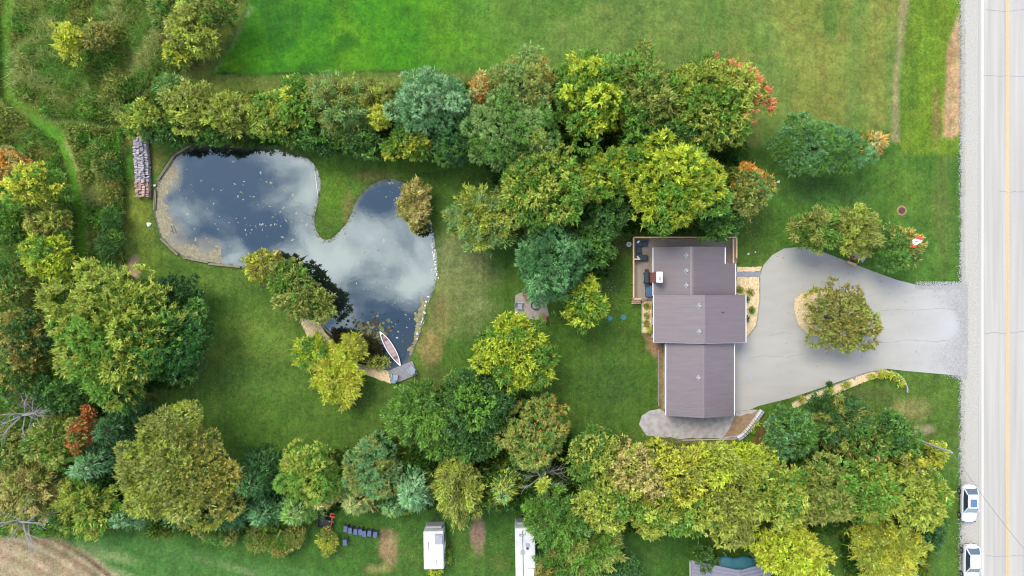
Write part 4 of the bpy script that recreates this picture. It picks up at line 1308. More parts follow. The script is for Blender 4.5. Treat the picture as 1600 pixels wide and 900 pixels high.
HEDGE_N = [(200, 170), (260, 135), (330, 150), (600, 140), (780, 130), (900, 110), (1150, 120), (1165, 240), (1150, 340), (1110, 362), (1000, 362), (960, 360), (950, 430), (900, 450), (800, 380), (760, 250), (600, 245), (480, 232), (300, 224), (215, 212)]
HEDGE_S = [(60, 830), (150, 730), (190, 690), (230, 760), (300, 790), (360, 790), (380, 730), (450, 715), (560, 700), (640, 640), (700, 600), (780, 600), (860, 640), (900, 690), (1180, 700), (1290, 660), (1400, 660), (1450, 720), (1470, 790), (1440, 900), (1320, 900), (1310, 830), (1190, 830), (900, 830), (840, 790), (700, 790), (620, 790), (540, 790), (470, 830), (330, 835), (200, 822)]
scatter('undergrowth', [HEDGE_N, HEDGE_S, [(175, 430), (300, 450), (290, 600), (170, 620)]], .17, A(84, 132, 46) * 1.5, A(130, 154, 54) * 1.5, 3.6, 'leafy undergrowth between the hedgerow trunks', 'undergrowth', seed=3, L=.5, W=.24, edge=22)
MEAD2 = [(-60, -40), (385, -40), (345, 30), (305, 100), (245, 128), (200, 160), (196, 215), (196, 300), (190, 360), (192, 430), (170, 450), (160, 640), (200, 760), (110, 832), (-60, 836)]
avoid = [(track, 14), ([(60, 185), (175, 195), (205, 200)], 7)]
scatter('meadow_scrub', [MEAD2], .14, A(106, 156, 54) * 2.2, A(156, 168, 76) * 2.0, 1.1, 'rough mixed scrub and weeds of the west meadow', 'scrub', seed=5, L=.42, W=.17, avoid=avoid)
scatter('tall_grass', [MEAD2], .16, A(180, 188, 104) * 2.1, A(120, 162, 64) * 2.1, .8, 'long dry grass leaning over in the west meadow', 'tall grass', seed=9, k=6, L=.75, W=.05, upness=.35, avoid=avoid)
# shore grass along banks
r = np.random.default_rng(77)
pp = np.array(POND)
seg = np.roll(pp, -1, 0) - pp
ii = r.integers(0, len(pp), 1500); tt = r.random(1500)
q = pp[ii] + seg[ii] * tt[:, None]
nrmv = np.stack([-seg[ii][:, 1], seg[ii][:, 0]], -1); nrmv = nrmv / (np.linalg.norm(nrmv, axis=1, keepdims=True) + 1e-9)
q = q - nrmv * r.normal(2.6, 1.8, 1500)[:, None] * -1
ok = (sdf(q[:, 0], q[:, 1], POND) > -1.5) & (linedist(q[:, 0], q[:, 1], [(608, 585), (655, 570)]) > 22)
q = q[ok]
p3 = np.stack([(q[:, 0] - 800) / S, (450 - q[:, 1]) / S, np.full(len(q), -.1)], -1)
cl = pick_cols(r, len(q), A(112, 146, 56), A(160, 160, 90))
me = tufts_to_mesh('shore_grass', p3, np.tile([0, 0, 1.0], (len(q), 1)), cl, r, 5, .3, .05, 1.2)
tag(link('shore_grass', me, M['leaf']), 'ragged grass fringe along the pond banks', 'grass', kind='stuff')

# water weed, lily pads and floating scum
b = MB()
rr = random.Random(4)
for i in range(1000):
    x, y = rr.gauss(576, 20), rr.gauss(532, 15)
    if sdf(np.array([x]), np.array([y]), POND)[0] > -3 or (x > 597 and y > 530 - (x - 597)): continue
    q_ = P(x, y)
    b.disc((q_.x, q_.y, WATER_Z + .012 + rr.uniform(0, .03)), rr.uniform(.08, .2), .012, 7, col_=tuple(A(*rr.choice([(120, 130, 80), (84, 72, 48), (142, 140, 92), (66, 60, 40), (72, 70, 44)])) * rr.uniform(.8, 1.2)))
tag(b.build('lily_pads', M['algae'], attr=True), 'dense patch of lily pads on the pond beside the canoe', 'lily pads', kind='stuff')
r = np.random.default_rng(12)
rx_ = scatter('water_weed', [[(520, 512), (545, 516), (575, 524), (592, 535), (603, 560), (588, 570), (565, 562), (540, 545), (522, 530)]], .55, A(86, 80, 52), A(130, 124, 76), .25, 'dark bushy weed standing out of the shallow water by the willows', 'water weed', seed=13, k=7, L=.26, W=.14)
b = MB()
for i in range(230):
    c_ = rr.choice([(395, 335, 70, 50), (330, 360, 50, 40), (370, 290, 60, 30), (450, 345, 30, 30), (580, 410, 60, 60), (610, 300, 30, 20), (585, 470, 60, 50), (620, 515, 30, 40), (260, 330, 16, 50), (290, 280, 30, 20), (400, 352, 24, 8)])
    x, y = rr.gauss(c_[0], c_[2] * .6), rr.gauss(c_[1], c_[3] * .6)
    if sdf(np.array([x]), np.array([y]), POND)[0] > -4: continue
    q_ = P(x, y)
    s_ = rr.choice([.04, .06, .08, .1, .16]) * rr.uniform(.7, 1.3)
    n = 6
    a0 = rr.random() * 6.28
    st = rr.uniform(.35, 1)
    pts = []
    for k_ in range(n):
        a_ = 6.283 * k_ / n
        rad_ = s_ * rr.uniform(.6, 1.3)
        ex, ey = math.cos(a_) * rad_ * 1.4, math.sin(a_) * rad_ * st
        pts.append((q_.x + ex * math.cos(a0) - ey * math.sin(a0), q_.y + ex * math.sin(a0) + ey * math.cos(a0), WATER_Z + .008))
    b.add(pts, [tuple(range(n))], None, tuple(A(*rr.choice([(196, 202, 172), (176, 186, 140), (150, 165, 120), (205, 205, 190)])) * rr.uniform(.8, 1.2)))
tag(b.build('floating_leaves', M['algae'], attr=True), 'pale leaves and scum flecks floating across the pond', 'floating leaves', kind='stuff')

# algae mats at the west and east shore: cells of a noise field
def mats(name, bbox, fn, colr, label):
    x0, x1, y0, y1 = bbox
    gx, gy = np.meshgrid(np.arange(x0, x1, 1.3), np.arange(y0, y1, 1.3))
    wx__, wy__ = (gx - 800) / S, (450 - gy) / S
    ok = fn(gx, gy, vnoise(wx__, wy__, 1.6, 71, 5, .6))
    px_, py_ = wx__[ok], wy__[ok]
    rr_ = np.random.default_rng(5)
    n = len(px_)
    a = rr_.uniform(0, 6.28, n)
    sz = .075 * rr_.uniform(.7, 1.2, n)
    v_ = np.stack([np.stack([px_ + np.cos(a + k_) * sz, py_ + np.sin(a + k_) * sz, np.full(n, WATER_Z + .004) + rr_.uniform(0, .006, n)], -1) for k_ in (0, 1.57, 3.14, 4.71)], 1).reshape(-1, 3)
    c_ = np.repeat(A(*colr) * rr_.uniform(.7, 1.25, (n, 1)), 4, 0)
    me = np_mesh(name, v_, np.arange(4 * n).reshape(n, 4), c_)
    tag(link(name, me, M['algae']), label, 'algae', kind='stuff')


wl = [(266, 250), (249, 285), (246, 320), (248, 355), (262, 380), (290, 398), (330, 408)]
mats('algae_mat', (240, 345, 235, 415), lambda x, y, n: (sdf(x, y, POND) < -1) & (n > .32 + np.clip(linedist(x, y, wl) / 70, 0, .6)), (190, 178, 142), 'tan algae scum clinging to the west shore of the pond')
el = [(662, 472), (656, 505), (650, 530), (640, 555)]
mats('algae_mat', (625, 690, 400, 570), lambda x, y, n: (sdf(x, y, POND) < 0) & (n > .40 + np.clip(linedist(x, y, el) / 34, 0, .6)), (186, 178, 118), 'yellowish algae strips along the east shore above the dock')

# fallen leaves
rf_ = np.random.default_rng(31)
fx, fy = [], []
for (x, y, sx, sy, n) in ((1165, 340, 50, 40, 220), (1090, 400, 70, 30, 60), (960, 440, 20, 60, 160), (1312, 496, 80, 80, 260), (840, 590, 70, 60, 260), (900, 640, 60, 40, 160), (1010, 690, 90, 14, 240), (1400, 640, 60, 40, 120), (300, 620, 80, 60, 160), (540, 600, 70, 40, 220), (450, 470, 50, 40, 120), (700, 850, 180, 40, 420), (1190, 220, 40, 80, 160), (760, 300, 60, 60, 120), (1300, 400, 90, 40, 160), (820, 480, 24, 24, 60)):
    fx.append(rf_.normal(x, sx * .6, n)); fy.append(rf_.normal(y, sy * .6, n))
fx, fy = np.concatenate(fx), np.concatenate(fy)
ok = ~((fx > 1018) & (fx < 1168) & (fy > 384) & (fy < 655)) & (sdf(fx, fy, POND) > 2)
fx, fy = fx[ok], fy[ok]; n = len(fx)
X_, Y_ = (fx - 800) / S, (450 - fy) / S
a0 = rf_.uniform(0, 6.28, n); sz = rf_.uniform(.035, .09, n)
vv = np.stack([np.stack([X_ + np.cos(a0 + k_) * sz * (1 if k_ in (0, 3.14) else .6), Y_ + np.sin(a0 + k_) * sz * (1 if k_ in (0, 3.14) else .6), np.full(n, .065) + rf_.uniform(0, .03, n)], -1) for k_ in (0, 1.57, 3.14, 4.71)], 1).reshape(-1, 3)
pal_ = np.array([A(214, 196, 90), A(196, 150, 80), A(170, 180, 80), A(220, 214, 160)])
me = np_mesh('fallen_leaves', vv, np.arange(4 * n).reshape(n, 4), np.repeat(pal_[rf_.integers(0, 4, n)] * rf_.uniform(.7, 1.3, (n, 1)), 4, 0))
tag(link('fallen_leaves', me, M['leaf']), 'scattered fallen leaves on the lawns and driveway near the trees', 'leaves', kind='stuff')

# grass tufts standing in the mown lawns
rt = np.random.default_rng(41)
n = 90000
X_, Y_ = rt.uniform(-62, 54.5, n), rt.uniform(-35, 35, n)
px_, py_ = X_ * S + 800, 450 - Y_ * S
ok = (sdf(px_, py_, POND) > 3) & (sdf(px_, py_, MEADOW) > 0) & (sdf(px_, py_, DRIVE) > 3) & (sdf(px_, py_, PLOW) > 0) & ~((px_ > 985) & (px_ < 1192) & (py_ > 366) & (py_ < 690))
ok &= sdf(px_, py_, BEDS['path']) > 1
ok &= (sdf(px_, py_, BEDS['drive_strip']) > 1) & ~((px_ > 800) & (px_ < 862) & (py_ > 452) & (py_ < 503)) & ~((px_ > 604) & (px_ < 658) & (py_ > 560) & (py_ < 604))
X_, Y_, px_, py_ = X_[ok], Y_[ok], px_[ok], py_[ok]
ix, iy = np.clip(np.searchsorted(xs, X_), 0, len(xs) - 1), np.clip(np.searchsorted(ys, Y_), 0, len(ys) - 1)
cg = C[iy, ix] * rt.uniform(.75, 1.5, (len(X_), 1))
me = tufts_to_mesh('lawn_tufts', np.stack([X_, Y_, np.full(len(X_), .0)], -1), np.tile([0, 0, 1.0], (len(X_), 1)), cg, rt, 3, .13, .035, 1.1, up=.1, jit=.05)
tag(link('lawn_tufts', me, M['leaf']), 'short grass tufts standing in the mown lawns and field', 'grass', kind='stuff')

# rocks
b = MB()
for i in range(90):
    j = random.random()
    x, y = (671 + j * 12, 345 + j * 90) if i < 60 else (670 - j * 22, 460 + j * 80)
    q_ = P(x + random.gauss(0, 1.4), y)
    b.blob((q_.x, q_.y, -.03), random.uniform(.05, .15))
tag(b.build('shore_stones', M['stone']), 'pale stones lining the east bank of the pond', 'stones', kind='stuff')
b = MB()
for i in range(2600):
    y = random.uniform(-20, 920)
    if 448 < y < 590 and i % 4: continue
    q_ = P(1504.5 + random.gauss(0, 2.0), y)
    b.blob((q_.x, q_.y, .02), random.uniform(.03, .10))
tag(b.build('verge_stones', M['gravel']), 'loose stones along the ragged edge of the road shoulder', 'gravel', kind='stuff')
# loose grit tracked onto the driveway mouth and the verge
rg = np.random.default_rng(21)
gx_, gy_ = [], []
n = 5000
yy = rg.uniform(443, 592, n); xx = 1512 - np.abs(rg.normal(0, 1, n)) * (16 + 10 * np.sin(yy / 17))
gx_.append(xx); gy_.append(yy)
yy = rg.uniform(440, 452, 1500); xx = rg.uniform(1430, 1512, 1500); gx_.append(xx); gy_.append(yy - (1512 - xx) * .0)
n = 5000
yy = rg.uniform(-10, 910, n); xx = 1504 - np.abs(rg.normal(0, 1, n)) * (2 + 3 * vnoise(yy, yy * 0, 30, 5)); ok = (yy < 440) | (yy > 592); gx_.append(xx[ok]); gy_.append(yy[ok])
gx_, gy_ = np.concatenate(gx_), np.concatenate(gy_)
n = len(gx_)
X_, Y_ = (gx_ - 800) / S, (450 - gy_) / S
a0 = rg.uniform(0, 6.28, n); sz = rg.uniform(.02, .07, n)
vv = np.stack([np.stack([X_ + np.cos(a0 + k_) * sz, Y_ + np.sin(a0 + k_) * sz, np.full(n, .034) + rg.uniform(0, .03, n)], -1) for k_ in (0, 1.57, 3.14, 4.71)], 1).reshape(-1, 3)
me = np_mesh('loose_grit', vv, np.arange(4 * n).reshape(n, 4), np.repeat(A(216, 213, 208) * rg.uniform(.75, 1.15, (n, 1)), 4, 0))
tag(link('loose_grit', me, M['chipbit']), 'pale grit scattered over the driveway mouth and the grass edge', 'gravel', kind='stuff')
for (x, y, s_, lab) in ((233, 351, .34, 'white boulder on the grass west of the pond'), (242, 290, .2, 'small pale boulder at the top of the edging board west of the pond'),
                        (1216, 284, .22, 'pale stone on the lawn southwest of the blue spruces'), (1180, 394, .14, 'little pale stone on the grass east of the deck'), (1169, 397, .17, 'pale stone left of the little one east of the deck'),
                        (300, 406, .14, 'small white stone at the south edging of the pond'), (675, 422, .13, 'white stone alone on the lawn by the east bank')):
    bb = MB(); q_ = P(x, y)
    bb.blob((0, 0, s_ * .3), s_, (1, .7, .5), .2)
    bb.blob((s_ * .5, s_ * .3, s_ * .2), s_ * .5, (1, .7, .5), .2)
    o = tag(bb.build('boulder', M['trim'] if s_ > .3 else M['stone']), lab, 'boulder'); o.location = (q_.x, q_.y, 0)

# edging boards
for k_, (a, c, lab) in enumerate((((272, 243), (246, 282), 'long weathered board edging the northwest pond corner'), ((299, 226), (273, 242), 'weathered board edging the north end of the pond corner'),
                     ((242.5, 297), (241, 328), 'short weathered board edging the west shore'), ((251, 373), (278, 399), 'pale board edging the southwest pond corner'),
                     ((287, 403), (326, 411), 'pale board edging the south shore, next to the corner board'), ((326, 413), (376, 418), 'thin pale board edging the south shore near the bank trees'),
                     ((491.5, 264), (496.5, 306), 'white pipe standing in the water by the grass spit'))):
    bb = MB()
    A_, B_ = P(*a), P(*c)
    mid = (A_ + B_) / 2
    rzv = math.atan2(B_.y - A_.y, B_.x - A_.x)
    L_ = (B_ - A_).length
    root = empty('edging_board', (mid.x, mid.y, 0), rzv, lab, 'edging board')
    if k_ == 6:
        bb.tube([(-L_ / 2, 0, -.06), (L_ / 2, 0, -.08)], .04, 8); bb.build('pipe', M['trim'], root)
    else:
        bb.box((0, 0, .0), (L_, .11, .34)); bb.box((0, .09, .08), (L_, .16, .05)); bb.build('board', M['oldwood'], root)
    for s_ in np.linspace(-L_ / 2 + .1, L_ / 2 - .1, max(2, int(L_ / 1.2))):
        b2 = MB(); b2.box((s_, .06, -.25), (.09, .09, .9)); b2.build('stake', M['oldwood'], root)
# floating stick & frame
bb = MB(); a, c = P(473, 331), P(482, 337); bb.tube([(a.x, a.y, WATER_Z + .02), (c.x, c.y, WATER_Z + .03)], .03, 5)
tag(bb.build('floating_stick', M['bark']), 'dark stick floating off the grass spit', 'stick')
bb = MB()
for a, c in (((267, 353), (270, 365)), ((270, 353), (275, 363)), ((275, 363), (266, 361))):
    a, c = P(*a), P(*c); bb.tube([(a.x, a.y, WATER_Z + .03), (c.x, c.y, WATER_Z + .04)], .035, 5)
tag(bb.build('driftwood', M['bark']), 'dark forked driftwood in the algae at the west shore', 'driftwood')

# firewood
b = MB()
bx0, by0 = P(226, 262).xy
root = empty('firewood_stack', (bx0, by0, 0), R_(2), 'long double row of stacked grey split firewood beside the pond lawn', 'firewood')
rr = random.Random(9)
for row in range(4):
    for k_ in range(36):
        for lv in range(6):
            x = (row - 1.5) * .38 + rr.uniform(-.04, .04) + math.sin(k_ * .13) * .06
            y = -3.55 + k_ * .2 + rr.uniform(-.03, .03)
            z = .09 + lv * .18 + rr.uniform(0, .09)
            if lv < 3 and 0 < row < 3: continue
            if row == 3 and lv > 3: continue
            if rr.random() < .06: continue
            if lv == 5 and rr.random() < .5: continue
            g = rr.uniform(.7, 1.35)
            c_ = A(228, 218, 222) if k_ > 8 else A(240, 200, 180)
            b.tube([(x - .17, y, z), (x + .17, y + rr.uniform(-.03, .03), z + rr.uniform(-.02, .02))], .088 * rr.uniform(.8, 1.1), 5, col_=tuple(c_ * g))
b.build('logs', M['logend'], root, attr=True, kind='stuff')

# ================================================================ HOUSE
house = empty('house', (*P(1090, 515).xy, 0), 0, 'long house with three joined mauve metal roofs beside the grey driveway', 'house')
hx, hy = house.location.x, house.location.y


def loc(px, py, z):
    q_ = P(px, py, z)
    return Vector((q_.x - hx, q_.y - hy, z))


def gable(name, xl, xr, xm, yt, yb, ze, rise, notch=None, wall_in=.35):
    """roof with a ridge running up the picture; returns the roof object"""
    L_, Rr_, T_, B_ = loc(xl, yt, ze).x, loc(xr, yt, ze).x, loc(xl, yt, ze).y, loc(xl, yb, ze).y
    Mx = loc(xm, yt, ze + rise).x
    th = .12
    b = MB()
    def slab(x0, z0, x1, z1, y0, y1):
        vs = [(x0, y0, z0), (x1, y0, z1), (x1, y1, z1), (x0, y1, z0), (x0, y0, z0 - th), (x1, y0, z1 - th), (x1, y1, z1 - th), (x0, y1, z0 - th)]
        b.add(vs, [(0, 1, 2, 3), (7, 6, 5, 4), (4, 5, 1, 0), (5, 6, 2, 1), (6, 7, 3, 2), (7, 4, 0, 3)])
    slab(L_, ze, Mx, ze + rise, B_, T_)
    if notch:
        nx_, ny_ = loc(notch[0], yt, ze).x, loc(xl, notch[1], ze).y
        zn = ze + rise * (Rr_ - nx_) / (Rr_ - Mx)
        slab(Mx, ze + rise, Rr_, ze, B_, ny_)
        slab(Mx, ze + rise, nx_, zn, ny_ + .001, T_)
    else:
        slab(Mx, ze + rise, Rr_, ze, B_, T_)
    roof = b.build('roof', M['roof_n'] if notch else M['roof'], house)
    # seams
    sm = MB()
    y = B_ + .2
    while y < T_ - .1:
        rlim = Rr_
        zl = ze
        if notch and y > ny_:
            rlim, zl = nx_, zn
        sm.bar((L_ + .02, y, ze + .012), (Mx, y, ze + rise + .012), .035, .03)
        sm.bar((Mx, y, ze + rise + .012), (rlim - .02, y, zl + .012), .035, .03)
        y += .30
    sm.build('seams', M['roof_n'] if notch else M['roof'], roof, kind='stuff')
    rc = MB()
    rc.box((Mx - .1, (T_ + B_) / 2, ze + rise + .02), (.24, T_ - B_, .03), ry=-math.atan2(rise, Mx - L_))
    rc.box((Mx + .1, (T_ + B_) / 2, ze + rise + .02), (.24, T_ - B_, .03), ry=math.atan2(rise, Rr_ - Mx))
    rc.build('ridge_cap', M['roof'], roof)
    for x_, t0, t1 in ((L_ - .05, T_, B_), (Rr_ + .05, (ny_ if notch else T_), B_)):
        g_ = MB(); g_.box((x_, (t0 + t1) / 2, ze - .08), (.09, abs(t0 - t1), .11)); g_.build('gutter', M['trim'], roof)
    if notch:
        g_ = MB(); g_.box((nx_ + .07, (T_ + ny_) / 2, zn - .08), (.12, T_ - ny_, .13)); g_.build('gutter', M['trim'], roof)
    for yy in (B_ - .02, T_ + .02):
        g_ = MB()
        g_.bar((L_, yy, ze - .03), (Mx, yy, ze + rise - .03), .04, .12)
        g_.bar((Mx, yy, ze + rise - .03), ((nx_ if notch and yy > 0 and yy > ny_ else Rr_), yy, (zn if notch and yy > ny_ else ze) - .03), .04, .12)
        g_.build('fascia', M['ash'] if yy < T_ and 'mid' in name else M['roof'], roof)
    # walls as a pentagon prism
    w = MB()
    l, r_, t_, b_ = L_ + wall_in, Rr_ - wall_in, T_ - .3, B_ + .3
    zt = ze - th - .02
    sl, sr = rise / (Mx - L_), rise / (Rr_ - Mx)
    pf = [(l, 0), (r_, 0), (r_, zt + sr * wall_in - .02), (Mx, zt + rise - .02), (l, zt + sl * wall_in - .02)]
    if notch:
        xq = nx_ - .5
        pfn = [(l, 0), (xq, 0), (xq, zt + rise * (Rr_ - xq) / (Rr_ - Mx) - .02), (Mx, zt + rise - .02), (l, zt + sl * wall_in - .02)]
        for prof, y0, y1 in ((pf, b_, ny_ - .3), (pfn, ny_ - .3, t_)):
            n = len(prof)
            w.add([(x, y0, z) for x, z in prof] + [(x, y1, z) for x, z in prof], [tuple(range(n)), tuple(reversed(range(n, 2 * n)))] + [(k, k + n, (k + 1) % n + n, (k + 1) % n) for k in range(n)])
    else:
        n = 5
        w.add([(x, b_, z) for x, z in pf] + [(x, t_, z) for x, z in pf], [tuple(range(n)), tuple(reversed(range(n, 2 * n)))] + [(k, k + n, (k + 1) % n + n, (k + 1) % n) for k in range(n)])
    w.build('wall', M['siding'], house)
    return roof, (L_, Rr_, Mx, T_, B_, l, r_)


def roof_vent(roof, px, py, z, slope, ang_=0):
    q_ = loc(px, py, z)
    v_ = MB()
    v_.box((q_.x, q_.y, z + .10), (.34, .34, .18), rz=R_(45), taper=.8)
    v_.build('vent', M['ash'], roof)
    f_ = MB(); f_.box((q_.x, q_.y, z + .0), (.5, .5, .03), rz=R_(45), ry=0); f_.build('vent_flashing', M['rvgrey'], roof)


def zat(px, xl, xm, xr, ze, rise):
    return ze + rise * ((px - xl) / (xm - xl) if px < xm else (xr - px) / (xr - xm))


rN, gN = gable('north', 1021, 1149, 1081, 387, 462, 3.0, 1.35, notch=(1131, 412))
rM, gM = gable('middle', 1022, 1165, 1101, 461, 535, 3.35, 1.55)
rS, gS = gable('south', 1041, 1147, 1100, 537, 649, 2.9, 1.45)
for py in (399, 423, 446):
    roof_vent(rN, 1073, py, zat(1073, 1021, 1081, 1149, 3.0, 1.35), 0)
for py in (478, 518):
    roof_vent(rM, 1093, py, zat(1093, 1022, 1101, 1165, 3.35, 1.55), 0)
roof_vent(rS, 1092, 590, zat(1092, 1041, 1100, 1147, 2.9, 1.45), 0)
pv = MB(); q_ = loc(1130, 488, 4.3); pv.tube([(q_.x, q_.y, 4.0), (q_.x, q_.y, 4.45)], .06, 8); pv.build('vent_pipe', M['black'], rM)
# garage doors, front door, windows
for k_, yy in enumerate((560, 600)):
    q_ = loc(1147, yy, 1.2)
    g_ = MB(); g_.box((gS[6] + .03, q_.y, 1.1), (.06, 2.6, 2.2)); d_ = g_.build('garage_door', M['trim'], house)
    for s_ in range(3):
        e_ = MB(); e_.box((gS[6] + .07, q_.y, .55 + s_ * .55), (.02, 2.5, .04)); e_.build('groove', M['rvgrey'], d_)
for (sx, yy, w_) in ((gN[6], 440, 1.6), (gM[6], 480, 2.0), (gM[6], 512, 1.4), (gN[5], 400, 1.4), (gM[5], 485, 1.8), (gM[5], 515, 1.2), (gS[5], 575, 1.2), (gS[5], 610, 1.2)):
    sgn = 1 if sx > gN[2] + 1 else -1
    q_ = loc(1100, yy, 1.5)
    f_ = MB(); f_.box((sx + sgn * .03, q_.y, 1.55), (.07, w_, 1.2)); fo = f_.build('window', M['trim'], house)
    for s_ in (-1, 1):
        p_ = MB(); p_.box((sx + sgn * .08, q_.y + s_ * w_ / 4.2, 1.55), (.03, w_ / 2 - .1, 1.05)); p_.build('pane', M['glass'], fo)
q_ = loc(1149, 428, 1)
f_ = MB(); f_.box((gN[6] + .03, q_.y, 1.05), (.07, 1.0, 2.1)); dd_ = f_.build('front_door', M['red'], house)
f_ = MB(); f_.blob((gN[6] + .1, q_.y + .35, 1.0), .05); f_.build('handle', M['rim'], dd_)
# downpipe along west wall of the garage
f_ = MB(); f_.tube([(gS[0] - .25, gS[4] + .6, .1), (gS[0] - .25, gS[3] - 1.0, .15)], .05, 8); f_.build('drain_pipe', M['rvgrey'], house)
# chimney with bricks
ch_ = MB()
q_ = loc(1030.5, 433, 5.2)
cx0, cy0, cw, cd, chh = q_.x, q_.y, .62, 1.15, 5.1
ch_.box((cx0, cy0, chh / 2), (cw - .03, cd - .03, chh)); chim = ch_.build('chimney', M['mortar'], house)
bk = MB()
nb_z = int(chh / .085)
for lv in range(nb_z):
    z = .045 + lv * .0855
    off = .11 if lv % 2 else 0
    for side in range(4):
        ln_ = cw if side % 2 == 0 else cd
        n = int(ln_ / .22)
        for k_ in range(n):
            t = -ln_ / 2 + .11 + k_ * (ln_ - .22) / max(1, n - 1) * 1.0
            t += 0 if not off else (.0)
            if side == 0: c_, d_ = (cx0 + t, cy0 - cd / 2, z), (.205, .04, .07)
            elif side == 2: c_, d_ = (cx0 + t, cy0 + cd / 2, z), (.205, .04, .07)
            elif side == 1: c_, d_ = (cx0 + cw / 2, cy0 + t, z), (.04, .205, .07)
            else: c_, d_ = (cx0 - cw / 2, cy0 + t, z), (.04, .205, .07)
            bk.box(c_, d_)
bk.build('bricks', M['brick'], chim, kind='stuff')
cp = MB(); cp.box((cx0, cy0, chh + .06), (cw + .06, cd + .06, .12)); cp.build('chimney_cap', M['trim'], chim)
cp = MB(); cp.box((cx0 + .02, cy0 - .18, chh + .18), (.24, .34, .12)); cp.build('flue', M['rvgrey'], chim)

# ---------------------------------------------------------------- deck round the north and west side
DZ = .6
deck = empty('deck', (*P(990, 420).xy, 0), 0, 'weathered timber deck with fresh cedar railing wrapping the northwest house corner', 'deck')
dx0, dy0 = deck.location.x, deck.location.y
def dl(px, py, z=0):
    q_ = P(px, py, z); return Vector((q_.x - dx0, q_.y - dy0, z))
# boards run north-south in the west part, east-west in the north part
bd = MB()
x = dl(991, 0, DZ).x
xe = dl(1026, 0, DZ).x
while x < xe:
    a, c = dl(0, 468, DZ).y, dl(0, 374, DZ).y
    bd.box((x + .065, (a + c) / 2, DZ - .02), (.13, c - a, .04)); x += .142
x = dl(1026, 0, DZ).x
xe = dl(1149, 0, DZ).x
while x < xe:
    lim = 386 if x < dl(1128, 0, DZ).x else 411
    a, c = dl(0, lim + 6, DZ).y, dl(0, 374, DZ).y
    bd.box((x + .065, (a + c) / 2, DZ - .02), (.13, c - a, .04)); x += .142
bd.build('boards', M['deckwood'], deck, kind='stuff')
fr = MB()
for a, c in (((990, 374), (990, 469)), ((990, 374), (1149, 374)), ((1149, 374), (1149, 411)), ((990, 469), (1004, 469))):
    fr.bar(dl(*a, .0) + Vector((0, 0, .4)), dl(*c, .0) + Vector((0, 0, .4)), .06, .3)
fr.build('frame', M['railwood'], deck)
RZ = 1.65
rails = [((990, 371), (990, 467)), ((990, 371), (1151, 371)), ((1151, 371), (1151, 403)), ((1146, 373), (1146, 411)), ((989, 467), (1002, 467)), ((991, 405), (1000, 405))]
for a, c in rails:
    rb = MB()
    A_, B_ = dl(*a, RZ), dl(*c, RZ)
    rb.bar(A_, B_, .17, .05)
    rb.bar(A_ - Vector((0, 0, .15)), B_ - Vector((0, 0, .15)), .05, .1)
    rl = rb.build('railing', M['railwood'], deck)
    n = max(2, int((B_ - A_).length / 1.5) + 1)
    for k_ in range(n):
        q_ = A_.lerp(B_, k_ / (n - 1)); pb = MB(); pb.box((q_.x, q_.y, RZ / 2), (.1, .1, RZ - .05)); pb.build('post', M['railwood'], rl)
    bl = MB(); n = int((B_ - A_).length / .14)
    for k_ in range(n):
        q_ = A_.lerp(B_, (k_ + .5) / n); bl.box((q_.x, q_.y, (DZ + RZ) / 2), (.035, .035, RZ - DZ - .1))
    bl.build('balusters', M['railwood'], rl, kind='stuff')
for k_ in range(2):
    s_ = MB(); A_, B_ = dl(987, 470.5 + k_ * 2.6, .4 - k_ * .2), dl(1001, 470.5 + k_ * 2.6, .4 - k_ * .2)
    s_.bar(A_, B_, .26, .05); s_.build('step', M['railwood'], deck)

# deck furniture
sofa = empty('sectional_sofa', (*P(998, 392, DZ).xy, DZ), 0, 'L-shaped charcoal sectional sofa in the northwest deck corner', 'sofa')
def so(bx_, by_, w_, d_, z, h_, nm, m='darkfab', bev=.04):
    b_ = MB(); b_.box((bx_, by_, z + h_ / 2), (w_, d_, h_)); return b_.build(nm, M[m], sofa, bevel=bev)
so(-.15, .05, .8, 2.5, 0.05, .35, 'seat_base')
so(.55, -.85, .9, .75, 0.05, .35, 'seat_base')
so(-.5, .05, .18, 2.5, .4, .35, 'backrest'); so(.5, 1.25, 1.3, .18, .4, .35, 'backrest'); so(.5, .85, 1.0, .65, .05, .35, 'seat_base')
for yy in (.85, .05, -.75):
    so(-.1, yy, .66, .74, .4, .12, 'cushion')
so(.6, -.85, .75, .68, .4, .12, 'cushion')
for yy, rz_ in ((1.05, .8), (-.8, -.8)):
    b_ = MB(); b_.box((-.18, yy, .62), (.38, .12, .30), rz=rz_, rx=.5); b_.build('throw_pillow', M['trim'], sofa, bevel=.03)
grill = empty('barbecue', (*P(1008.5, 434, DZ).xy, DZ), 0, 'black hooded barbecue standing beside the brick chimney', 'barbecue')
b_ = MB(); b_.box((0, 0, .45), (.55, 1.2, .7)); b_.build('cabinet', M['black'], grill, bevel=.03)
b_ = MB()
prof = [(-.36, .8), (-.34, 1.0), (-.2, 1.15), (.1, 1.18), (.28, 1.05), (.3, .8)]
b_.add([(x, -.62, z) for x, z in prof] + [(x, .62, z) for x, z in prof], [tuple(range(6)), tuple(reversed(range(6, 12)))] + [(k_, k_ + 6, (k_ + 1) % 6 + 6, (k_ + 1) % 6) for k_ in range(6)])
b_.build('lid', M['darkfab'], grill, bevel=.04)
b_ = MB(); b_.tube([(-.42, -.4, .95), (-.42, .4, .95)], .02, 6); b_.build('handle', M['rim'], grill)
for s_ in (-1, 1):
    b_ = MB(); b_.box((0, s_ * .82, .82), (.5, .38, .04)); b_.build('side_shelf', M['black'], grill)
for sx, sy in ((-1, -1), (1, -1), (1, 1), (-1, 1)):
    b_ = MB(); b_.box((sx * .24, sy * .5, .05), (.06, .06, .1)); b_.build('leg', M['black'], grill)
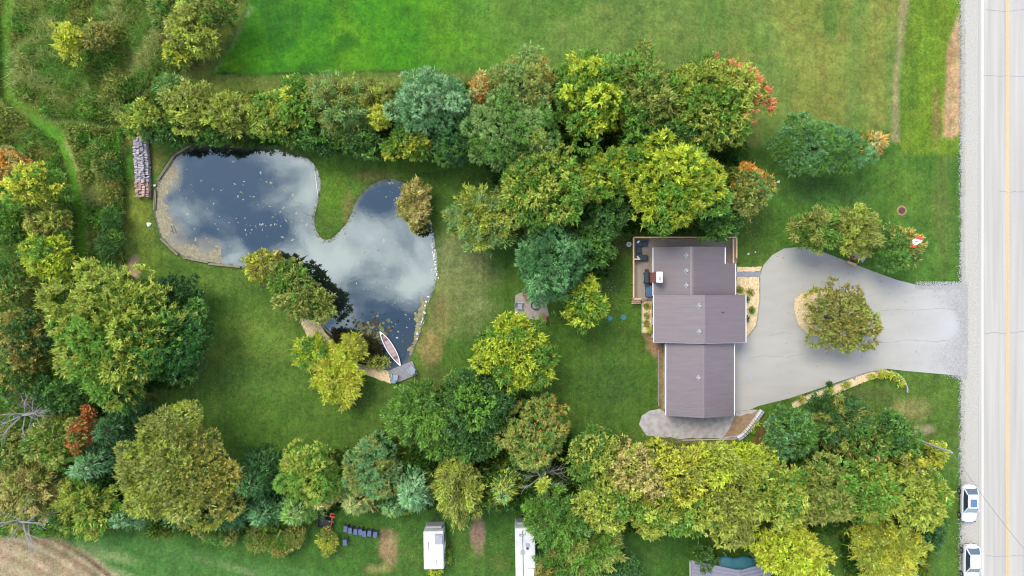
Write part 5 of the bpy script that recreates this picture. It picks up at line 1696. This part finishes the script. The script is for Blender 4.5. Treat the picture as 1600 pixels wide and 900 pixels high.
box_ = empty('deck_box', (*P(1013, 455, DZ).xy, DZ), 0, 'dark blue storage box against the house below the barbecue', 'storage box')
b_ = MB(); b_.box((0, 0, .3), (.8, 1.2, .6)); b_.build('body', M['bluefab'], box_, bevel=.03)
b_ = MB(); b_.box((0, 0, .64), (.86, 1.26, .08)); b_.build('lid', M['bluefab'], box_, bevel=.03)
b_ = MB(); b_.box((-.44, 0, .58), (.03, .2, .05)); b_.build('handle', M['rim'], box_)
pl_ = empty('lantern', (*P(982, 382).xy, 0), 0, 'white-rimmed round lantern on the grass outside the deck corner', 'lantern')
b_ = MB(); b_.ring((0, 0, .3), .2, .3, .06, 14); b_.build('rim', M['trim'], pl_)
b_ = MB(); b_.disc((0, 0, 0), .24, .3, 14, .8); b_.build('pot', M['rvgrey'], pl_)

# ---------------------------------------------------------------- fire pit patio
sheet('patio', [(805, 462), (811, 458), (822, 456), (835, 456), (850, 465), (855, 480), (858, 492), (850, 500), (832, 499), (812, 494), (804, 486)], .03, 'stonepave')
pit = empty('fire_pit', (*P(836, 477).xy, .03), 0, 'round dark-rimmed fire pit full of pale ash on the patio', 'fire pit')
b_ = MB(); b_.ring((0, 0, 0), .40, .52, .32, 24); b_.build('rim', M['black'], pit)
b_ = MB(); b_.disc((0, 0, .02), .40, .14, 20); b_.build('ash', M['ash'], pit)
for k_ in range(3):
    b_ = MB(); b_.tube([(-.25 + k_ * .18, -.2, .19), (-.1 + k_ * .1, .25, .2)], .035, 6); b_.build('charred_log', M['rvgrey'], pit)
def lawn_chair(px, py, rz_, z, m, lab, name='garden_chair', grp=None):
    c_ = empty(name, (*P(px, py, z).xy, z), rz_, lab, 'chair', grp)
    b_ = MB()
    for k_ in range(5): b_.box((0, -.24 + k_ * .125, .36 - k_ * .008), (.56, .11, .03))
    b_.build('seat', M[m], c_)
    for k_ in range(5):
        b_ = MB(); b_.box((-.24 + k_ * .12, .44, .68 + (.04 if k_ in (1, 2, 3) else 0)), (.105, .03, .74), rx=-.42); b_.build('back_slat', M[m], c_)
    for s_ in (-1, 1):
        b_ = MB(); b_.box((s_ * .36, .0, .56), (.13, .72, .03)); b_.build('armrest', M[m], c_)
        b_ = MB(); b_.box((s_ * .33, -.3, .28), (.06, .08, .54)); b_.build('leg', M[m], c_)
        b_ = MB(); b_.box((s_ * .33, .3, .28), (.06, .08, .54)); b_.build('leg', M[m], c_)
    return c_
G_C = 'chairs around the fire pit'
lawn_chair(823, 463, R_(35), .03, 'dirt', 'tan wooden chair on the patio north of the fire pit', grp=G_C)
lawn_chair(812, 477, R_(85), .03, 'rvgrey', 'grey chair under lime leaves on the west side of the patio', grp=G_C)
lawn_chair(847, 496, R_(215), .03, 'brick', 'reddish chair at the southeast corner of the patio', grp=G_C)
for x, y, m, lab in ((953, 497, 'tealid', 'teal septic lid on the back lawn, left one'), (974, 496, 'stone', 'pale teal septic lid on the back lawn, right one')):
    s_ = empty('septic_lid', (*P(x, y).xy, 0), 0, lab, 'septic lid')
    b_ = MB(); b_.disc((0, 0, 0), .36, .08, 18, .9); b_.build('cover', M['tealid'], s_)
    b_ = MB(); b_.ring((0, 0, .08), .12, .18, .03, 14); b_.build('collar', M['tealid'] if m == 'stone' else M['ash'], s_)

# ---------------------------------------------------------------- dock and canoe
dc = (P(608, 579) + P(643, 565) + P(653, 583) + P(616, 600)) / 4
dock = empty('dock', (dc.x, dc.y, 0), math.atan2(P(643, 565).y - P(608, 579).y, P(643, 565).x - P(608, 579).x), 'grey plank dock at the south end of the pond', 'dock')
LX, LY = 3.0, 1.62
for k_ in range(11):
    y = -LY / 2 + (k_ + .5) * LY / 11
    b_ = MB(); b_.box((0, y, .16 + random.uniform(-.004, .004)), (LX, LY / 11 - .03, .04)); b_.build('plank', M['dockwood'], dock)
for s_ in (-1, 1):
    b_ = MB(); b_.box((0, s_ * (LY / 2 + .03), .1), (LX + .06, .05, .18)); b_.build('rim_board', M['dockwood'], dock)
    b_ = MB(); b_.box((s_ * (LX / 2 + .03), 0, .1), (.05, LY, .18)); b_.build('rim_board', M['dockwood'], dock)
    for t_ in (-1, 1):
        b_ = MB(); b_.tube([(s_ * (LX / 2 - .1), t_ * (LY / 2 - .1), -1.2), (s_ * (LX / 2 - .1), t_ * (LY / 2 - .1), .13)], .06, 8); b_.build('pile', M['oldwood'], dock)
lawn_chair(617, 589, R_(172), .18, 'chair', 'blue-grey slatted chair on the dock next to the chip path', grp='chairs on the dock')
lawn_chair(643, 577, R_(215), .18, 'chair', 'blue-grey slatted chair on the lawn end of the dock', grp='chairs on the dock')

ca, cb = P(594, 518, .15), P(626, 571, .15)
canoe = empty('canoe', (*((ca + cb) / 2).xy, WATER_Z), math.atan2(cb.y - ca.y, cb.x - ca.x), 'white canoe with red-brown inside moored against the dock', 'canoe')
CL = (cb - ca).length
def canoe_sec(t):  # t -1..1
    w_ = .44 * (1 - abs(t) ** 2.2) + .008
    top = .30 + .16 * abs(t) ** 4
    return w_, top
b_ = MB(); n = 28; vs = []; fs = []
for i in range(n + 1):
    t = -1 + 2 * i / n
    w_, top = canoe_sec(t)
    x = t * CL / 2
    for (f, z) in ((1, top), (.98, top * .55), (.75, .02), (0, -.10), (-.75, .02), (-.98, top * .55), (-1, top)):
        vs.append((x, f * w_, z + (.04 * abs(t) ** 3 if z < .1 else 0)))
    for (f, z) in ((-1, top), (-.92, top * .55), (-.62, .09), (0, .02), (.62, .09), (.92, top * .55), (1, top)):
        vs.append((x, f * max(w_ - .03, .002), z + .004))
for i in range(n):
    for k_ in range(6):
        a = i * 14 + k_
        fs.append((a, a + 14, a + 15, a + 1))
b_.add(vs, fs); b_.build('hull', M['canoe'], canoe, smooth=True)
b_ = MB(); fs = []
for i in range(2, n - 2):
    for k_ in range(7, 13):
        a = i * 14 + k_
        fs.append((a, a + 14, a + 15, a + 1))
b_.add(vs, fs); b_.build('inside', M['canoein'], canoe, smooth=True)
for s_ in (-1, 1):
    pts = [(t * CL / 2, s_ * canoe_sec(t)[0], canoe_sec(t)[1] + .02) for t in np.linspace(-1, 1, 25)]
    b_ = MB(); b_.tube(pts, .045, 5); b_.build('gunwale', M['canoe'], canoe)
    pts = [(s_ * CL / 2 * .99, 0), (s_ * CL / 2 * .84, canoe_sec(.84)[0]), (s_ * CL / 2 * .84, -canoe_sec(.84)[0])]
    b_ = MB(); b_.prism(pts if s_ > 0 else pts[::-1], canoe_sec(.9)[1] - .02, canoe_sec(.9)[1] + .04); b_.build('end_deck', M['canoe'], canoe)
for t, nm in ((-.55, 'seat'), (.5, 'seat'), (-.25, 'thwart'), (.0, 'thwart'), (.25, 'thwart')):
    w_, top = canoe_sec(t)
    b_ = MB(); b_.box((t * CL / 2, 0, top - .06), (.26 if nm == 'seat' else .06, w_ * 1.86, .03)); b_.build(nm, M['seatwood'] if nm == 'seat' else M['canoein'], canoe)

# ---------------------------------------------------------------- cars
def make_car(px, py, lab, sunroof):
    q_ = P(px, py, .7)
    car = empty('parked_car', (q_.x, q_.y, .02), 0, lab, 'car', 'white cars parked on the road shoulder')
    # local: front towards -y
    secs = [(2.28, .60, .45, .62), (2.2, .78, .40, .86), (1.95, .87, .34, 1.0), (1.5, .90, .30, 1.02), (.8, .91, .28, .98), (0, .91, .28, .96), (-.8, .91, .28, .95), (-1.3, .90, .28, .90), (-1.8, .87, .30, .82), (-2.12, .78, .34, .70), (-2.30, .52, .42, .55)]
    b_ = MB(); vs, fs = [], []
    for (y, w_, zb, zt) in secs:
        pr = [(-w_ * .9, zb), (-w_, zb + .15), (-w_, zt - .16), (-w_ * .93, zt - .05), (-w_ * .6, zt), (0, zt + .02), (w_ * .6, zt), (w_ * .93, zt - .05), (w_, zt - .16), (w_, zb + .15), (w_ * .9, zb)]
        vs += [(x, y, z) for x, z in pr]
    m_ = 11
    for i in range(len(secs) - 1):
        for k_ in range(m_):
            a, c = i * m_ + k_, i * m_ + (k_ + 1) % m_
            fs.append((a, c, c + m_, a + m_))
    fs.append(tuple(range(m_))[::-1]); fs.append(tuple((len(secs) - 1) * m_ + k_ for k_ in range(m_)))
    b_.add(vs, fs); b_.build('body', M['paint'], car, smooth=True)
    # greenhouse: base and roof outlines
    bw, rw, zb, zr = .80, .60, .93, 1.43
    yb0, yb1, yr0, yr1 = 2.0, -1.0, 1.25, -.25
    def pane(nm, pts, m):
        b_ = MB(); n = len(pts)
        c_ = sum((Vector(p_) for p_ in pts), Vector()) / n
        nr = (Vector(pts[1]) - Vector(pts[0])).cross(Vector(pts[2]) - Vector(pts[0])).normalized()
        b_.add([Vector(p_) for p_ in pts] + [Vector(p_) - nr * .04 for p_ in pts], [tuple(range(n)), tuple(reversed(range(n, 2 * n)))] + [(k_, k_ + n, (k_ + 1) % n + n, (k_ + 1) % n) for k_ in range(n)])
        return b_.build(nm, M[m], car)
    pane('windscreen', [(-bw, yb1, zb), (bw, yb1, zb), (rw, yr1, zr), (-rw, yr1, zr)], 'glassb')
    pane('rear_window', [(bw, yb0, zb), (-bw, yb0, zb), (-rw, yr0, zr), (rw, yr0, zr)], 'glassb')
    for s_ in (-1, 1):
        pts = [(s_ * (bw + .03), yb0 - .25, zb), (s_ * (bw + .03), yb1 + .1, zb), (s_ * (rw + .02), yr1 + .05, zr), (s_ * (rw + .02), yr0, zr)]
        pane('side_window', pts if s_ < 0 else pts[::-1], 'glass')
        b_ = MB(); b_.bar((s_ * bw, yb1, zb), (s_ * (rw + .02), yr1, zr + .0), .07); b_.build('pillar', M['paint'], car)
        b_ = MB(); b_.bar((s_ * bw, yb0, zb), (s_ * (rw + .02), yr0, zr), .1); b_.build('pillar', M['paint'], car)
        b_ = MB(); b_.box((s_ * 1.0, -.75, .98), (.2, .12, .13)); b_.build('mirror', M['paint'], car, bevel=.03)
        b_ = MB(); b_.box((s_ * .66, -2.12, .66), (.32, .16, .10), rz=s_ * -.35); b_.build('headlight', M['glassb'], car, bevel=.02)
        b_ = MB(); b_.box((s_ * .68, 2.17, .80), (.26, .10, .12), rz=s_ * .25); b_.build('tail_light', M['red'], car, bevel=.02)
        for y in (1.42, -1.42):
            b_ = MB(); b_.tube([(s_ * .76, y, .33), (s_ * .955, y, .33)], .33, 18); w_ = b_.build('wheel', M['rubber'], car)
            b_ = MB(); b_.tube([(s_ * .94, y, .33), (s_ * .965, y, .33)], .2, 12); b_.build('rim', M['rim'], w_)
    b_ = MB()
    rf = [(-rw, yr1), (-rw * .8, yr1 - .08), (rw * .8, yr1 - .08), (rw, yr1), (rw + .03, .5), (rw, yr0), (rw * .8, yr0 + .06), (-rw * .8, yr0 + .06), (-rw, yr0), (-rw - .03, .5)]
    b_.prism(rf[::1], zr - .02, zr + .045); b_.build('roof', M['paint'], car, bevel=.02)
    if sunroof:
        b_ = MB(); b_.box((.05, .28, zr + .052), (.78, .92, .02)); b_.build('sunroof', M['sunroof'], car)
    b_ = MB(); b_.box((0, -2.29, .5), (.9, .04, .14)); b_.build('grille', M['black'], car)
    b_ = MB(); b_.box((0, 2.30, .62), (.34, .02, .12)); b_.build('number_plate', M['trim'], car)
    return car


make_car(1514, 787, 'white car with dark blue sunroof parked on the shoulder beside the hedge', True)
make_car(1517.5, 880, 'white car without sunroof parked behind at the bottom of the shoulder', False)

# ---------------------------------------------------------------- trailers
def trailer(px, py, w_, l_, h_, lab, extras):
    q_ = P(px, py, h_)
    t = empty('travel_trailer', (q_.x, q_.y, 0), R_(1), lab, 'travel trailer', 'white travel trailers on the south lot')
    b_ = MB(); b_.box((0, 0, h_ / 2 + .25), (w_, l_, h_ - .5)); b_.build('body', M['rvwhite'], t, bevel=.12)
    b_ = MB(); b_.box((0, 0, h_ + .01), (w_ - .12, l_ - .12, .05)); rf = b_.build('roof', M['rvwhite'], t, bevel=.02)
    b_ = MB(); b_.box((0, l_ / 2 + .18, 1.2), (w_ * .96, .34, 1.6), taper=.8); b_.build('front_cap', M['rvgrey'], t, bevel=.06)
    b_ = MB(); b_.bar((-.6, l_ / 2, .5), (0, l_ / 2 + 1.3, .5), .1); b_.bar((.6, l_ / 2, .5), (0, l_ / 2 + 1.3, .5), .1); b_.build('hitch', M['black'], t)
    for s_ in (-1, 1):
        for y in (-.4, .45):
            b_ = MB(); b_.tube([(s_ * (w_ / 2 - .22), y, .33), (s_ * (w_ / 2 - .02), y, .33)], .33, 16); wh = b_.build('wheel', M['rubber'], t)
            b_ = MB(); b_.tube([(s_ * (w_ / 2 - .05), y, .33), (s_ * (w_ / 2 + .0), y, .33)], .18, 12); b_.build('rim', M['rim'], wh)
        for y in (-l_ * .28, l_ * .26):
            b_ = MB(); b_.box((s_ * (w_ / 2 + .01), y, 1.75), (.04, .9, .6)); b_.build('window', M['glass'], t)
    b_ = MB(); b_.box((w_ / 2 + .01, .1, 1.3), (.04, .65, 1.8)); b_.build('door', M['trim'], t)
    for (x, y, sx, sy, hz, m, nm) in extras:
        b_ = MB(); b_.box((x, y, h_ + .03 + hz / 2), (sx, sy, hz)); o = b_.build(nm, M[m], rf, bevel=.02 if hz > .08 else 0)
    return t


trailer(677.5, 860, 2.35, 4.45, 2.7, 'short white travel trailer between two bare patches on the south lot',
        [(.62, 1.35, .85, 1.1, .22, 'ash', 'air_conditioner'), (.55, 1.7, .5, .3, .3, 'rvgrey', 'vent_grille'), (.1, -1.35, .42, .42, .16, 'trim', 'roof_hatch'), (-.55, .55, .05, .9, .04, 'black', 'antenna'), (.4, -1.1, .5, .03, .05, 'rvgrey', 'seam')])
trailer(821, 872, 2.35, 7.0, 2.9, 'long white travel trailer half under the conifer on the south lot',
        [(-.28, 0, .06, 6.4, .05, 'black', 'awning_rail'), (-.35, .7, .42, .42, .14, 'rvgrey', 'roof_hatch'), (.25, 1.5, .42, .42, .12, 'ash', 'roof_vent'), (.25, 1.15, .25, .25, .12, 'black', 'roof_vent'), (-.45, 2.7, .5, .2, .2, 'rvgrey', 'vent_grille'), (.6, -1.6, .7, .9, .28, 'trim', 'air_conditioner')])

# bins, red trailer
rr = random.Random(3)
binp = None
bins = [(541, 825, 'slate-blue bin, leftmost of the row under the spruces'), (548, 828, 'slate-blue bin standing second from the left in the row'), (556.5, 829.5, 'slate-blue bin standing third from the left in the row'),
        (564, 830, 'slate-blue bin in the middle of the row'), (570, 832.5, 'slate-blue bin third from the right end of the row'), (578, 832, 'slate-blue bin second from the right end of the row'), (587, 834, 'slate-blue bin at the right end of the row'),
        (540, 846, 'pale blue bin alone on the grass below the row')]
for k_, (x, y, lab) in enumerate(bins):
    q_ = P(x, y, .5)
    if binp is None:
        binp = empty('storage_bin', (0, 0, 0), 0)
        b_ = MB(); b_.box((0, 0, .42), (.40, .60, .84), taper=1.05); b_.build('body', M['binblue'], binp, bevel=.03)
        b_ = MB(); b_.box((0, 0, .89), (.46, .68, .06), rx=.04); b_.build('lid', M['binblue'], binp, bevel=.02)
        b_ = MB(); b_.tube([(-.22, .42, .82), (.22, .42, .82)], .025, 6); b_.build('handle', M['black'], binp)
        for s_ in (-1, 1):
            b_ = MB(); b_.tube([(s_ * .22, .34, .1), (s_ * .28, .34, .1)], .1, 10); b_.build('wheel', M['rubber'], binp)
        o = binp
    else:
        o = copy_tree(binp)
    o.location = (q_.x, q_.y, 0)
    o.rotation_euler = (0, 0, rr.uniform(-.15, .15))
    tag(o, lab, 'bin', 'slate-blue bins on the south lot')
q_ = P(512, 818, .6)
cart = empty('utility_trailer', (q_.x, q_.y, 0), R_(-10), 'small dark utility trailer with orange-red frame under the spruces', 'utility trailer')
b_ = MB(); b_.box((-.35, 0, .5), (1.5, 1.0, .06)); b_.build('bed', M['black'], cart)
for (cx1, cy1, dx_, dy_) in ((-.35, .5, 1.5, .06), (-.35, -.5, 1.5, .06), (-1.1, 0, .06, 1.0), (.4, 0, .06, 1.0)):
    b_ = MB(); b_.box((cx1, cy1, .68), (dx_, dy_, .3)); b_.build('side_panel', M['black'], cart)
b_ = MB(); b_.bar((.45, -.6, .75), (.45, .9, .75), .1); b_.bar((.1, .95, .75), (.75, .95, .75), .14); b_.bar((.1, .35, .75), (.7, .35, .75), .1); b_.bar((.2, 1.3, .75), (.65, 1.3, .75), .12); b_.bar((.2, .95, .75), (.2, 1.3, .75), .1)
b_.build('frame', M['red'], cart)
b_ = MB(); b_.bar((.3, -.6, .6), (.2, -1.3, .45), .07); b_.build('drawbar', M['trim'], cart)
for s_ in (-1, 1):
    b_ = MB(); b_.tube([(-.35, s_ * .58, .25), (-.35, s_ * .7, .25)], .25, 12); b_.build('wheel', M['rubber'], cart)

# ---------------------------------------------------------------- neighbour buildings
q_ = P(1147, 930, 3)
nb = empty('neighbour_house', (q_.x, q_.y, 0), R_(0), 'neighbour house with pale mauve ribbed roof at the bottom edge', 'house')
wl_, wr_, n0, n1 = -4.9, 4.3, 3.4, -8
b_ = MB()
b_.add([(wl_, n0 + .6, 2.9), (.2, n0, 4.3), (.2, n1, 4.3), (wl_, n1, 2.9), (wl_, n0 + .6, 2.78), (.2, n0, 4.18), (.2, n1, 4.18), (wl_, n1, 2.78)], [(3, 2, 1, 0), (4, 5, 6, 7), (0, 1, 5, 4), (1, 2, 6, 5), (2, 3, 7, 6), (3, 0, 4, 7)])
b_.add([(.2, n0, 4.3), (wr_, n0 + .4, 2.9), (wr_, n1, 2.9), (.2, n1, 4.3), (.2, n0, 4.18), (wr_, n0 + .4, 2.78), (wr_, n1, 2.78), (.2, n1, 4.18)], [(3, 2, 1, 0), (4, 5, 6, 7), (0, 1, 5, 4), (1, 2, 6, 5), (2, 3, 7, 6), (3, 0, 4, 7)])
rf = b_.build('roof', M['roof2'], nb)
for k_ in range(12):
    y = n0 - .2 - k_ * .42
    b_ = MB(); b_.bar((wl_, y + .15, 2.92), (.2, y - .1, 4.32), .06, .05); b_.bar((.2, y - .1, 4.32), (wr_, y + .1, 2.92), .06, .05); b_.build('rib', M['roof2'], rf)
b_ = MB(); b_.box((-.3, (n0 + n1) / 2 - .2, 1.35), (wr_ - wl_ - 1, n0 - n1 - .8, 2.7)); b_.build('wall', M['siding'], nb)
b_ = MB(); b_.box((-2.5, n0 - .42 - .2 + .12, 1.5), (1.3, .06, 1.1)); b_.build('window', M['glass'], nb)
q_ = P(1140, 880, 2.4)
cn = empty('canopy', (q_.x, q_.y, 0), 0, 'teal fabric canopy against the neighbour roof', 'canopy')
b_ = MB(); nxg, nyg = 12, 5; vs = []; fs = []
for j in range(nyg + 1):
    for i in range(nxg + 1):
        s_ = i / nxg * 2 - 1; t = j / nyg
        vs.append((s_ * (3.35 - t * .35), -.7 + t * 1.3 + .12 * math.sin(i * 1.5) * t, 2.55 - .45 * t ** 1.5 - .12 * s_ * s_))
for j in range(nyg):
    for i in range(nxg):
        a = j * (nxg + 1) + i; fs.append((a, a + 1, a + nxg + 2, a + nxg + 1))
b_.add(vs, fs); o = b_.build('cover', M['teal'], cn, smooth=True)
sm_ = o.modifiers.new('thick', 'SOLIDIFY'); sm_.thickness = .03
for sx in (-3.1, 0, 3.1):
    b_ = MB(); b_.tube([(sx, .35, 0), (sx, .35, 2.2)], .04, 8); b_.build('post', M['trim'], cn)
q_ = P(951, 822, 2.2)
shd = empty('garden_shed', (q_.x, q_.y, 0), R_(5), 'small shed with pale blue roof under the south hedge', 'shed')
b_ = MB(); b_.box((0, .4, 1.0), (2.2, 2.0, 2.0)); b_.build('wall', M['brick'], shd)
M['paleblue'] = mat('pale_blue_roof', A(165, 190, 225), .5, .08, 2)
b_ = MB(); b_.box((-.6, .4, 2.2), (1.35, 2.3, .06), ry=-.25); b_.box((.6, .4, 2.2), (1.35, 2.3, .06), ry=.25); b_.build('roof', M['paleblue'], shd)
b_ = MB(); b_.box((0, -.62, .9), (.8, .05, 1.7)); b_.build('door', M['trim'], shd)

# ---------------------------------------------------------------- well, flag, pole, small yard things
q_ = P(1346, 398, 1.8)
well = empty('wishing_well', (q_.x, q_.y, 0), R_(-38), 'small wooden well shelter with grey roof under the cedars by the driveway', 'well')
b_ = MB(); b_.box((-.36, 0, 1.85), (.82, 1.25, .05), ry=-.5); b_.box((.36, 0, 1.85), (.82, 1.25, .05), ry=.5); b_.build('roof', M['ash'], well)
for s_ in (-1, 1):
    b_ = MB(); b_.box((0, s_ * .5, .95), (.1, .1, 1.9)); b_.build('post', M['railwood'], well)
b_ = MB(); b_.ring((0, 0, 0), .42, .6, .6, 14); b_.build('curb', M['brick'], well)
b_ = MB(); b_.tube([(0, -.55, 1.2), (0, .55, 1.2)], .05, 8); b_.build('windlass', M['railwood'], well)
b_ = MB(); b_.box((.3, -1.0, .2), (1.1, .3, .3), rz=.3); tmp = b_.build('planter_box', M['railwood'], well)

ftop = P(1446, 371, 7.0)
fp = empty('flagpole', (ftop.x, ftop.y, 0), 0, 'thin white flagpole beside the dark spruce', 'flagpole')
b_ = MB(); b_.tube([(0, 0, 0), (0, 0, 7.0)], [.06, .035], 10); b_.build('pole', M['trim'], fp)
b_ = MB(); b_.blob((0, 0, 7.05), .08, (1, 1, 1), .02); b_.build('finial', M['rim'], fp)
# flag hangs slack down the pole and blows towards the southwest
flag = empty('flag', (ftop.x, ftop.y, 0), 0, 'red and white maple leaf flag drooping from the flagpole', 'flag')
def flag_pt(u_, v_):   # u along the fly 0..1, v down the hoist 0..1
    L_, Hh = 1.5, .85
    d = Vector((-.62, -.78, 0))
    sag = .25 * u_ * u_
    p_ = Vector((-.05, -.03, 6.85)) + d * (u_ * L_ * .93) + Vector((.78, -.62, 0)) * (.08 * math.sin(u_ * 7 + v_)) + Vector((0, 0, -1)) * (v_ * Hh * .72 + sag)
    p_ += Vector((-.55, .30, 0)) * (v_ * .8)
    return p_
for nm, u0, u1, m in (('red_stripe', 0, .25, 'flagred'), ('white_field', .25, .75, 'flagwhite'), ('red_stripe', .75, 1, 'flagred')):
    b_ = MB(); n = 6; vs = []; fs = []
    for i in range(n + 1):
        for j in range(5):
            vs.append(flag_pt(u0 + (u1 - u0) * i / n, j / 4))
    for i in range(n):
        for j in range(4):
            a = i * 5 + j; fs.append((a, a + 1, a + 6, a + 5))
    b_.add(vs, fs); o = b_.build(nm, M[m], flag, smooth=True)
leafp = [(0, -.48), (.03, -.12), (.30, -.18), (.26, -.05), (.46, .12), (.38, .17), (.42, .32), (.26, .28), (.22, .36), (.10, .22), (.14, .44), (.07, .40), (0, .5)]
leafp = leafp + [(-x, y) for x, y in leafp[-2:0:-1]]
for side in (1, -1):
    b_ = MB(); vs = [flag_pt(.5 + .36 * x_ * .5, .5 - y_ * .8) for x_, y_ in leafp]
    nr = (flag_pt(.6, .5) - flag_pt(.4, .5)).cross(flag_pt(.5, .6) - flag_pt(.5, .4)).normalized() * .012 * side
    cvert = flag_pt(.5, .5) + nr
    b_.add([cvert] + [v_ + nr for v_ in vs], [(0, k_ + 1, (k_ + 1) % len(vs) + 1) for k_ in range(len(vs))]); b_.build('maple_leaf', M['flagred'], flag)

lid = empty('well_cover', (*P(1409, 329).xy, 0), 0, 'round red-brown lid set in the east lawn', 'lid')
b_ = MB(); b_.ring((0, 0, 0), .38, .60, .02, 20); b_.build('soil_ring', M['dirt'], lid)
b_ = MB(); b_.disc((0, 0, .0), .38, .12, 18, .95); b_.build('cover', M['rust'], lid)
b_ = MB(); b_.box((0, 0, .13), (.3, .05, .03)); b_.build('handle', M['black'], lid)

base_, topp = P(1421, 683, 0), P(1487, 707, 9.0)
pole = empty('utility_pole', (base_.x, base_.y, 0), 0, 'tall weathered utility pole rising from the trees by the road', 'utility pole')
off = Vector((topp.x - base_.x, topp.y - base_.y, 9.0))
b_ = MB(); b_.tube([(0, 0, -.3), off * .5, off], [.17, .14, .11], 12); b_.build('post', M['pole'], pole)
b_ = MB(); b_.disc((off.x, off.y, 9.0), .10, .05, 10); b_.build('pole_cap', M['rvgrey'], pole)
b_ = MB(); b_.tube([(off.x + .15, off.y, 8.7), (off.x + .15, off.y, 8.95)], .05, 8); b_.build('insulator', M['ash'], pole)
a_ = Vector((topp.x + .1, topp.y, 8.9)); c_ = P(1665, 935, 8.0)
pts = [a_.lerp(c_, t) - Vector((0, 0, .9 * math.sin(math.pi * t))) for t in np.linspace(0, 1, 16)]
b_ = MB(); b_.tube(pts, .022, 5); tag(b_.build('power_cable', M['wire']), 'thin power cable slanting from the pole across the road', 'cable')

# stone wall, edging and kerbs
wall = empty('stone_wall', (*P(1178, 662).xy, 0), 0, 'low curved wall of pale stones below the driveway corner', 'stone wall')
wp = [(1190, 641), (1184, 650), (1177, 660), (1169, 670), (1160, 680), (1152, 685)]
for (a, c) in zip(wp[:-1], wp[1:]):
    for k_ in range(3):
        t = (k_ + .5) / 3
        for side in (-.14, .16):
            q_ = P(a[0] + (c[0] - a[0]) * t, a[1] + (c[1] - a[1]) * t)
            b_ = MB(); ang_ = math.atan2(-(c[1] - a[1]), c[0] - a[0])
            b_.box((q_.x - wall.location.x - side * math.sin(ang_), q_.y - wall.location.y + side * math.cos(ang_), .2), (.30, .26, .4), rz=ang_ + random.uniform(-.1, .1), taper=.88)
            b_.build('stone', M['ash'] if side > 0 else M['stone'], wall, bevel=.03)
tb = empty('timber_edging', (*P(1110, 686).xy, 0), 0, 'thin pale timber edging along the south side of the gravel pad', 'timber edging')
b_ = MB(); q0, q1 = P(1066, 687.5), P(1151, 685.5)
b_.bar(q0 - tb.location + Vector((0, 0, .08)), q1 - tb.location + Vector((0, 0, .08)), .1, .16); b_.build('beam', M['pole'], tb)
ed = empty('stone_edging', (*P(1412, 595).xy, 0), 0, 'curved row of pale stones bordering the yellow bushes at the driveway bend', 'stone edging')
ep = [(1392, 581), (1402, 584), (1409, 590), (1414, 598), (1417, 606), (1417, 613)]
for a, c in zip(ep[:-1], ep[1:]):
    for k_ in range(2):
        t = (k_ + .5) / 2; q_ = P(a[0] + (c[0] - a[0]) * t, a[1] + (c[1] - a[1]) * t)
        b_ = MB(); b_.box((q_.x - ed.location.x, q_.y - ed.location.y, .1), (.32, .16, .2), rz=math.atan2(-(c[1] - a[1]), c[0] - a[0]), taper=.9); b_.build('stone', M['ash'], ed, bevel=.02)
for pts, nm, lab in (([(1236, 630), (1262, 617), (1300, 603), (1335, 589), (1362, 580), (1385, 576.5)], 'garden_edging', 'thin dark edging between the driveway and the chip strip'),
                     ([(1187, 433), (1187, 470), (1182, 508), (1168, 527)], 'garden_edging', 'brick-brown edging between the driveway and the front bed'),
                     ([(1003, 467), (1003, 520), (1022, 520)], 'garden_edging', 'grey timber edging around the west bed'),
                     ([(1262, 523), (1247, 509), (1239, 490), (1241, 466), (1252, 457)], 'garden_edging', 'stone edging around the driveway island')):
    b_ = MB(); o_ = P(*pts[0])
    for p_, q_ in zip(pts[:-1], pts[1:]):
        b_.bar(P(*p_) - o_ + Vector((0, 0, .05)), P(*q_) - o_ + Vector((0, 0, .05)), .09, .12)
    o = tag(b_.build(nm, M['rock'] if 'dark' in lab or 'brown' in lab else M['pole']), lab, 'edging'); o.location = o_
# little things on the chip strip
for x, y, lab in ((1334, 590.5, 'dark round stone on the kerb side of the chip strip'), (1369, 582, 'tiny dark stone near the east end of the chip strip')):
    b_ = MB(); b_.blob((0, 0, .08), .22 if x < 1350 else .12, (1.3, .8, .6)); o = tag(b_.build('boulder', M['rock']), lab, 'boulder'); o.location = P(x, y)
# stepping spots on the drive
# path edge logs by the pond path
for a, c, lab in (((518, 532), (536, 551), 'dark log edging the chip path beside the water weed'), ((500, 506), (519, 523), 'dark log edging the chip path below the bank trees')):
    A_, B_ = P(*a), P(*c)
    b_ = MB(); b_.tube([(0, 0, .08), (B_.x - A_.x, B_.y - A_.y, .08)], .09, 8); o = tag(b_.build('edging_log', M['rock']), lab, 'log'); o.location = A_
open('/tmp/tris.txt','w').write(str(sum(len(o.data.polygons) * 2 for o in sc.objects if o.type == 'MESH')))
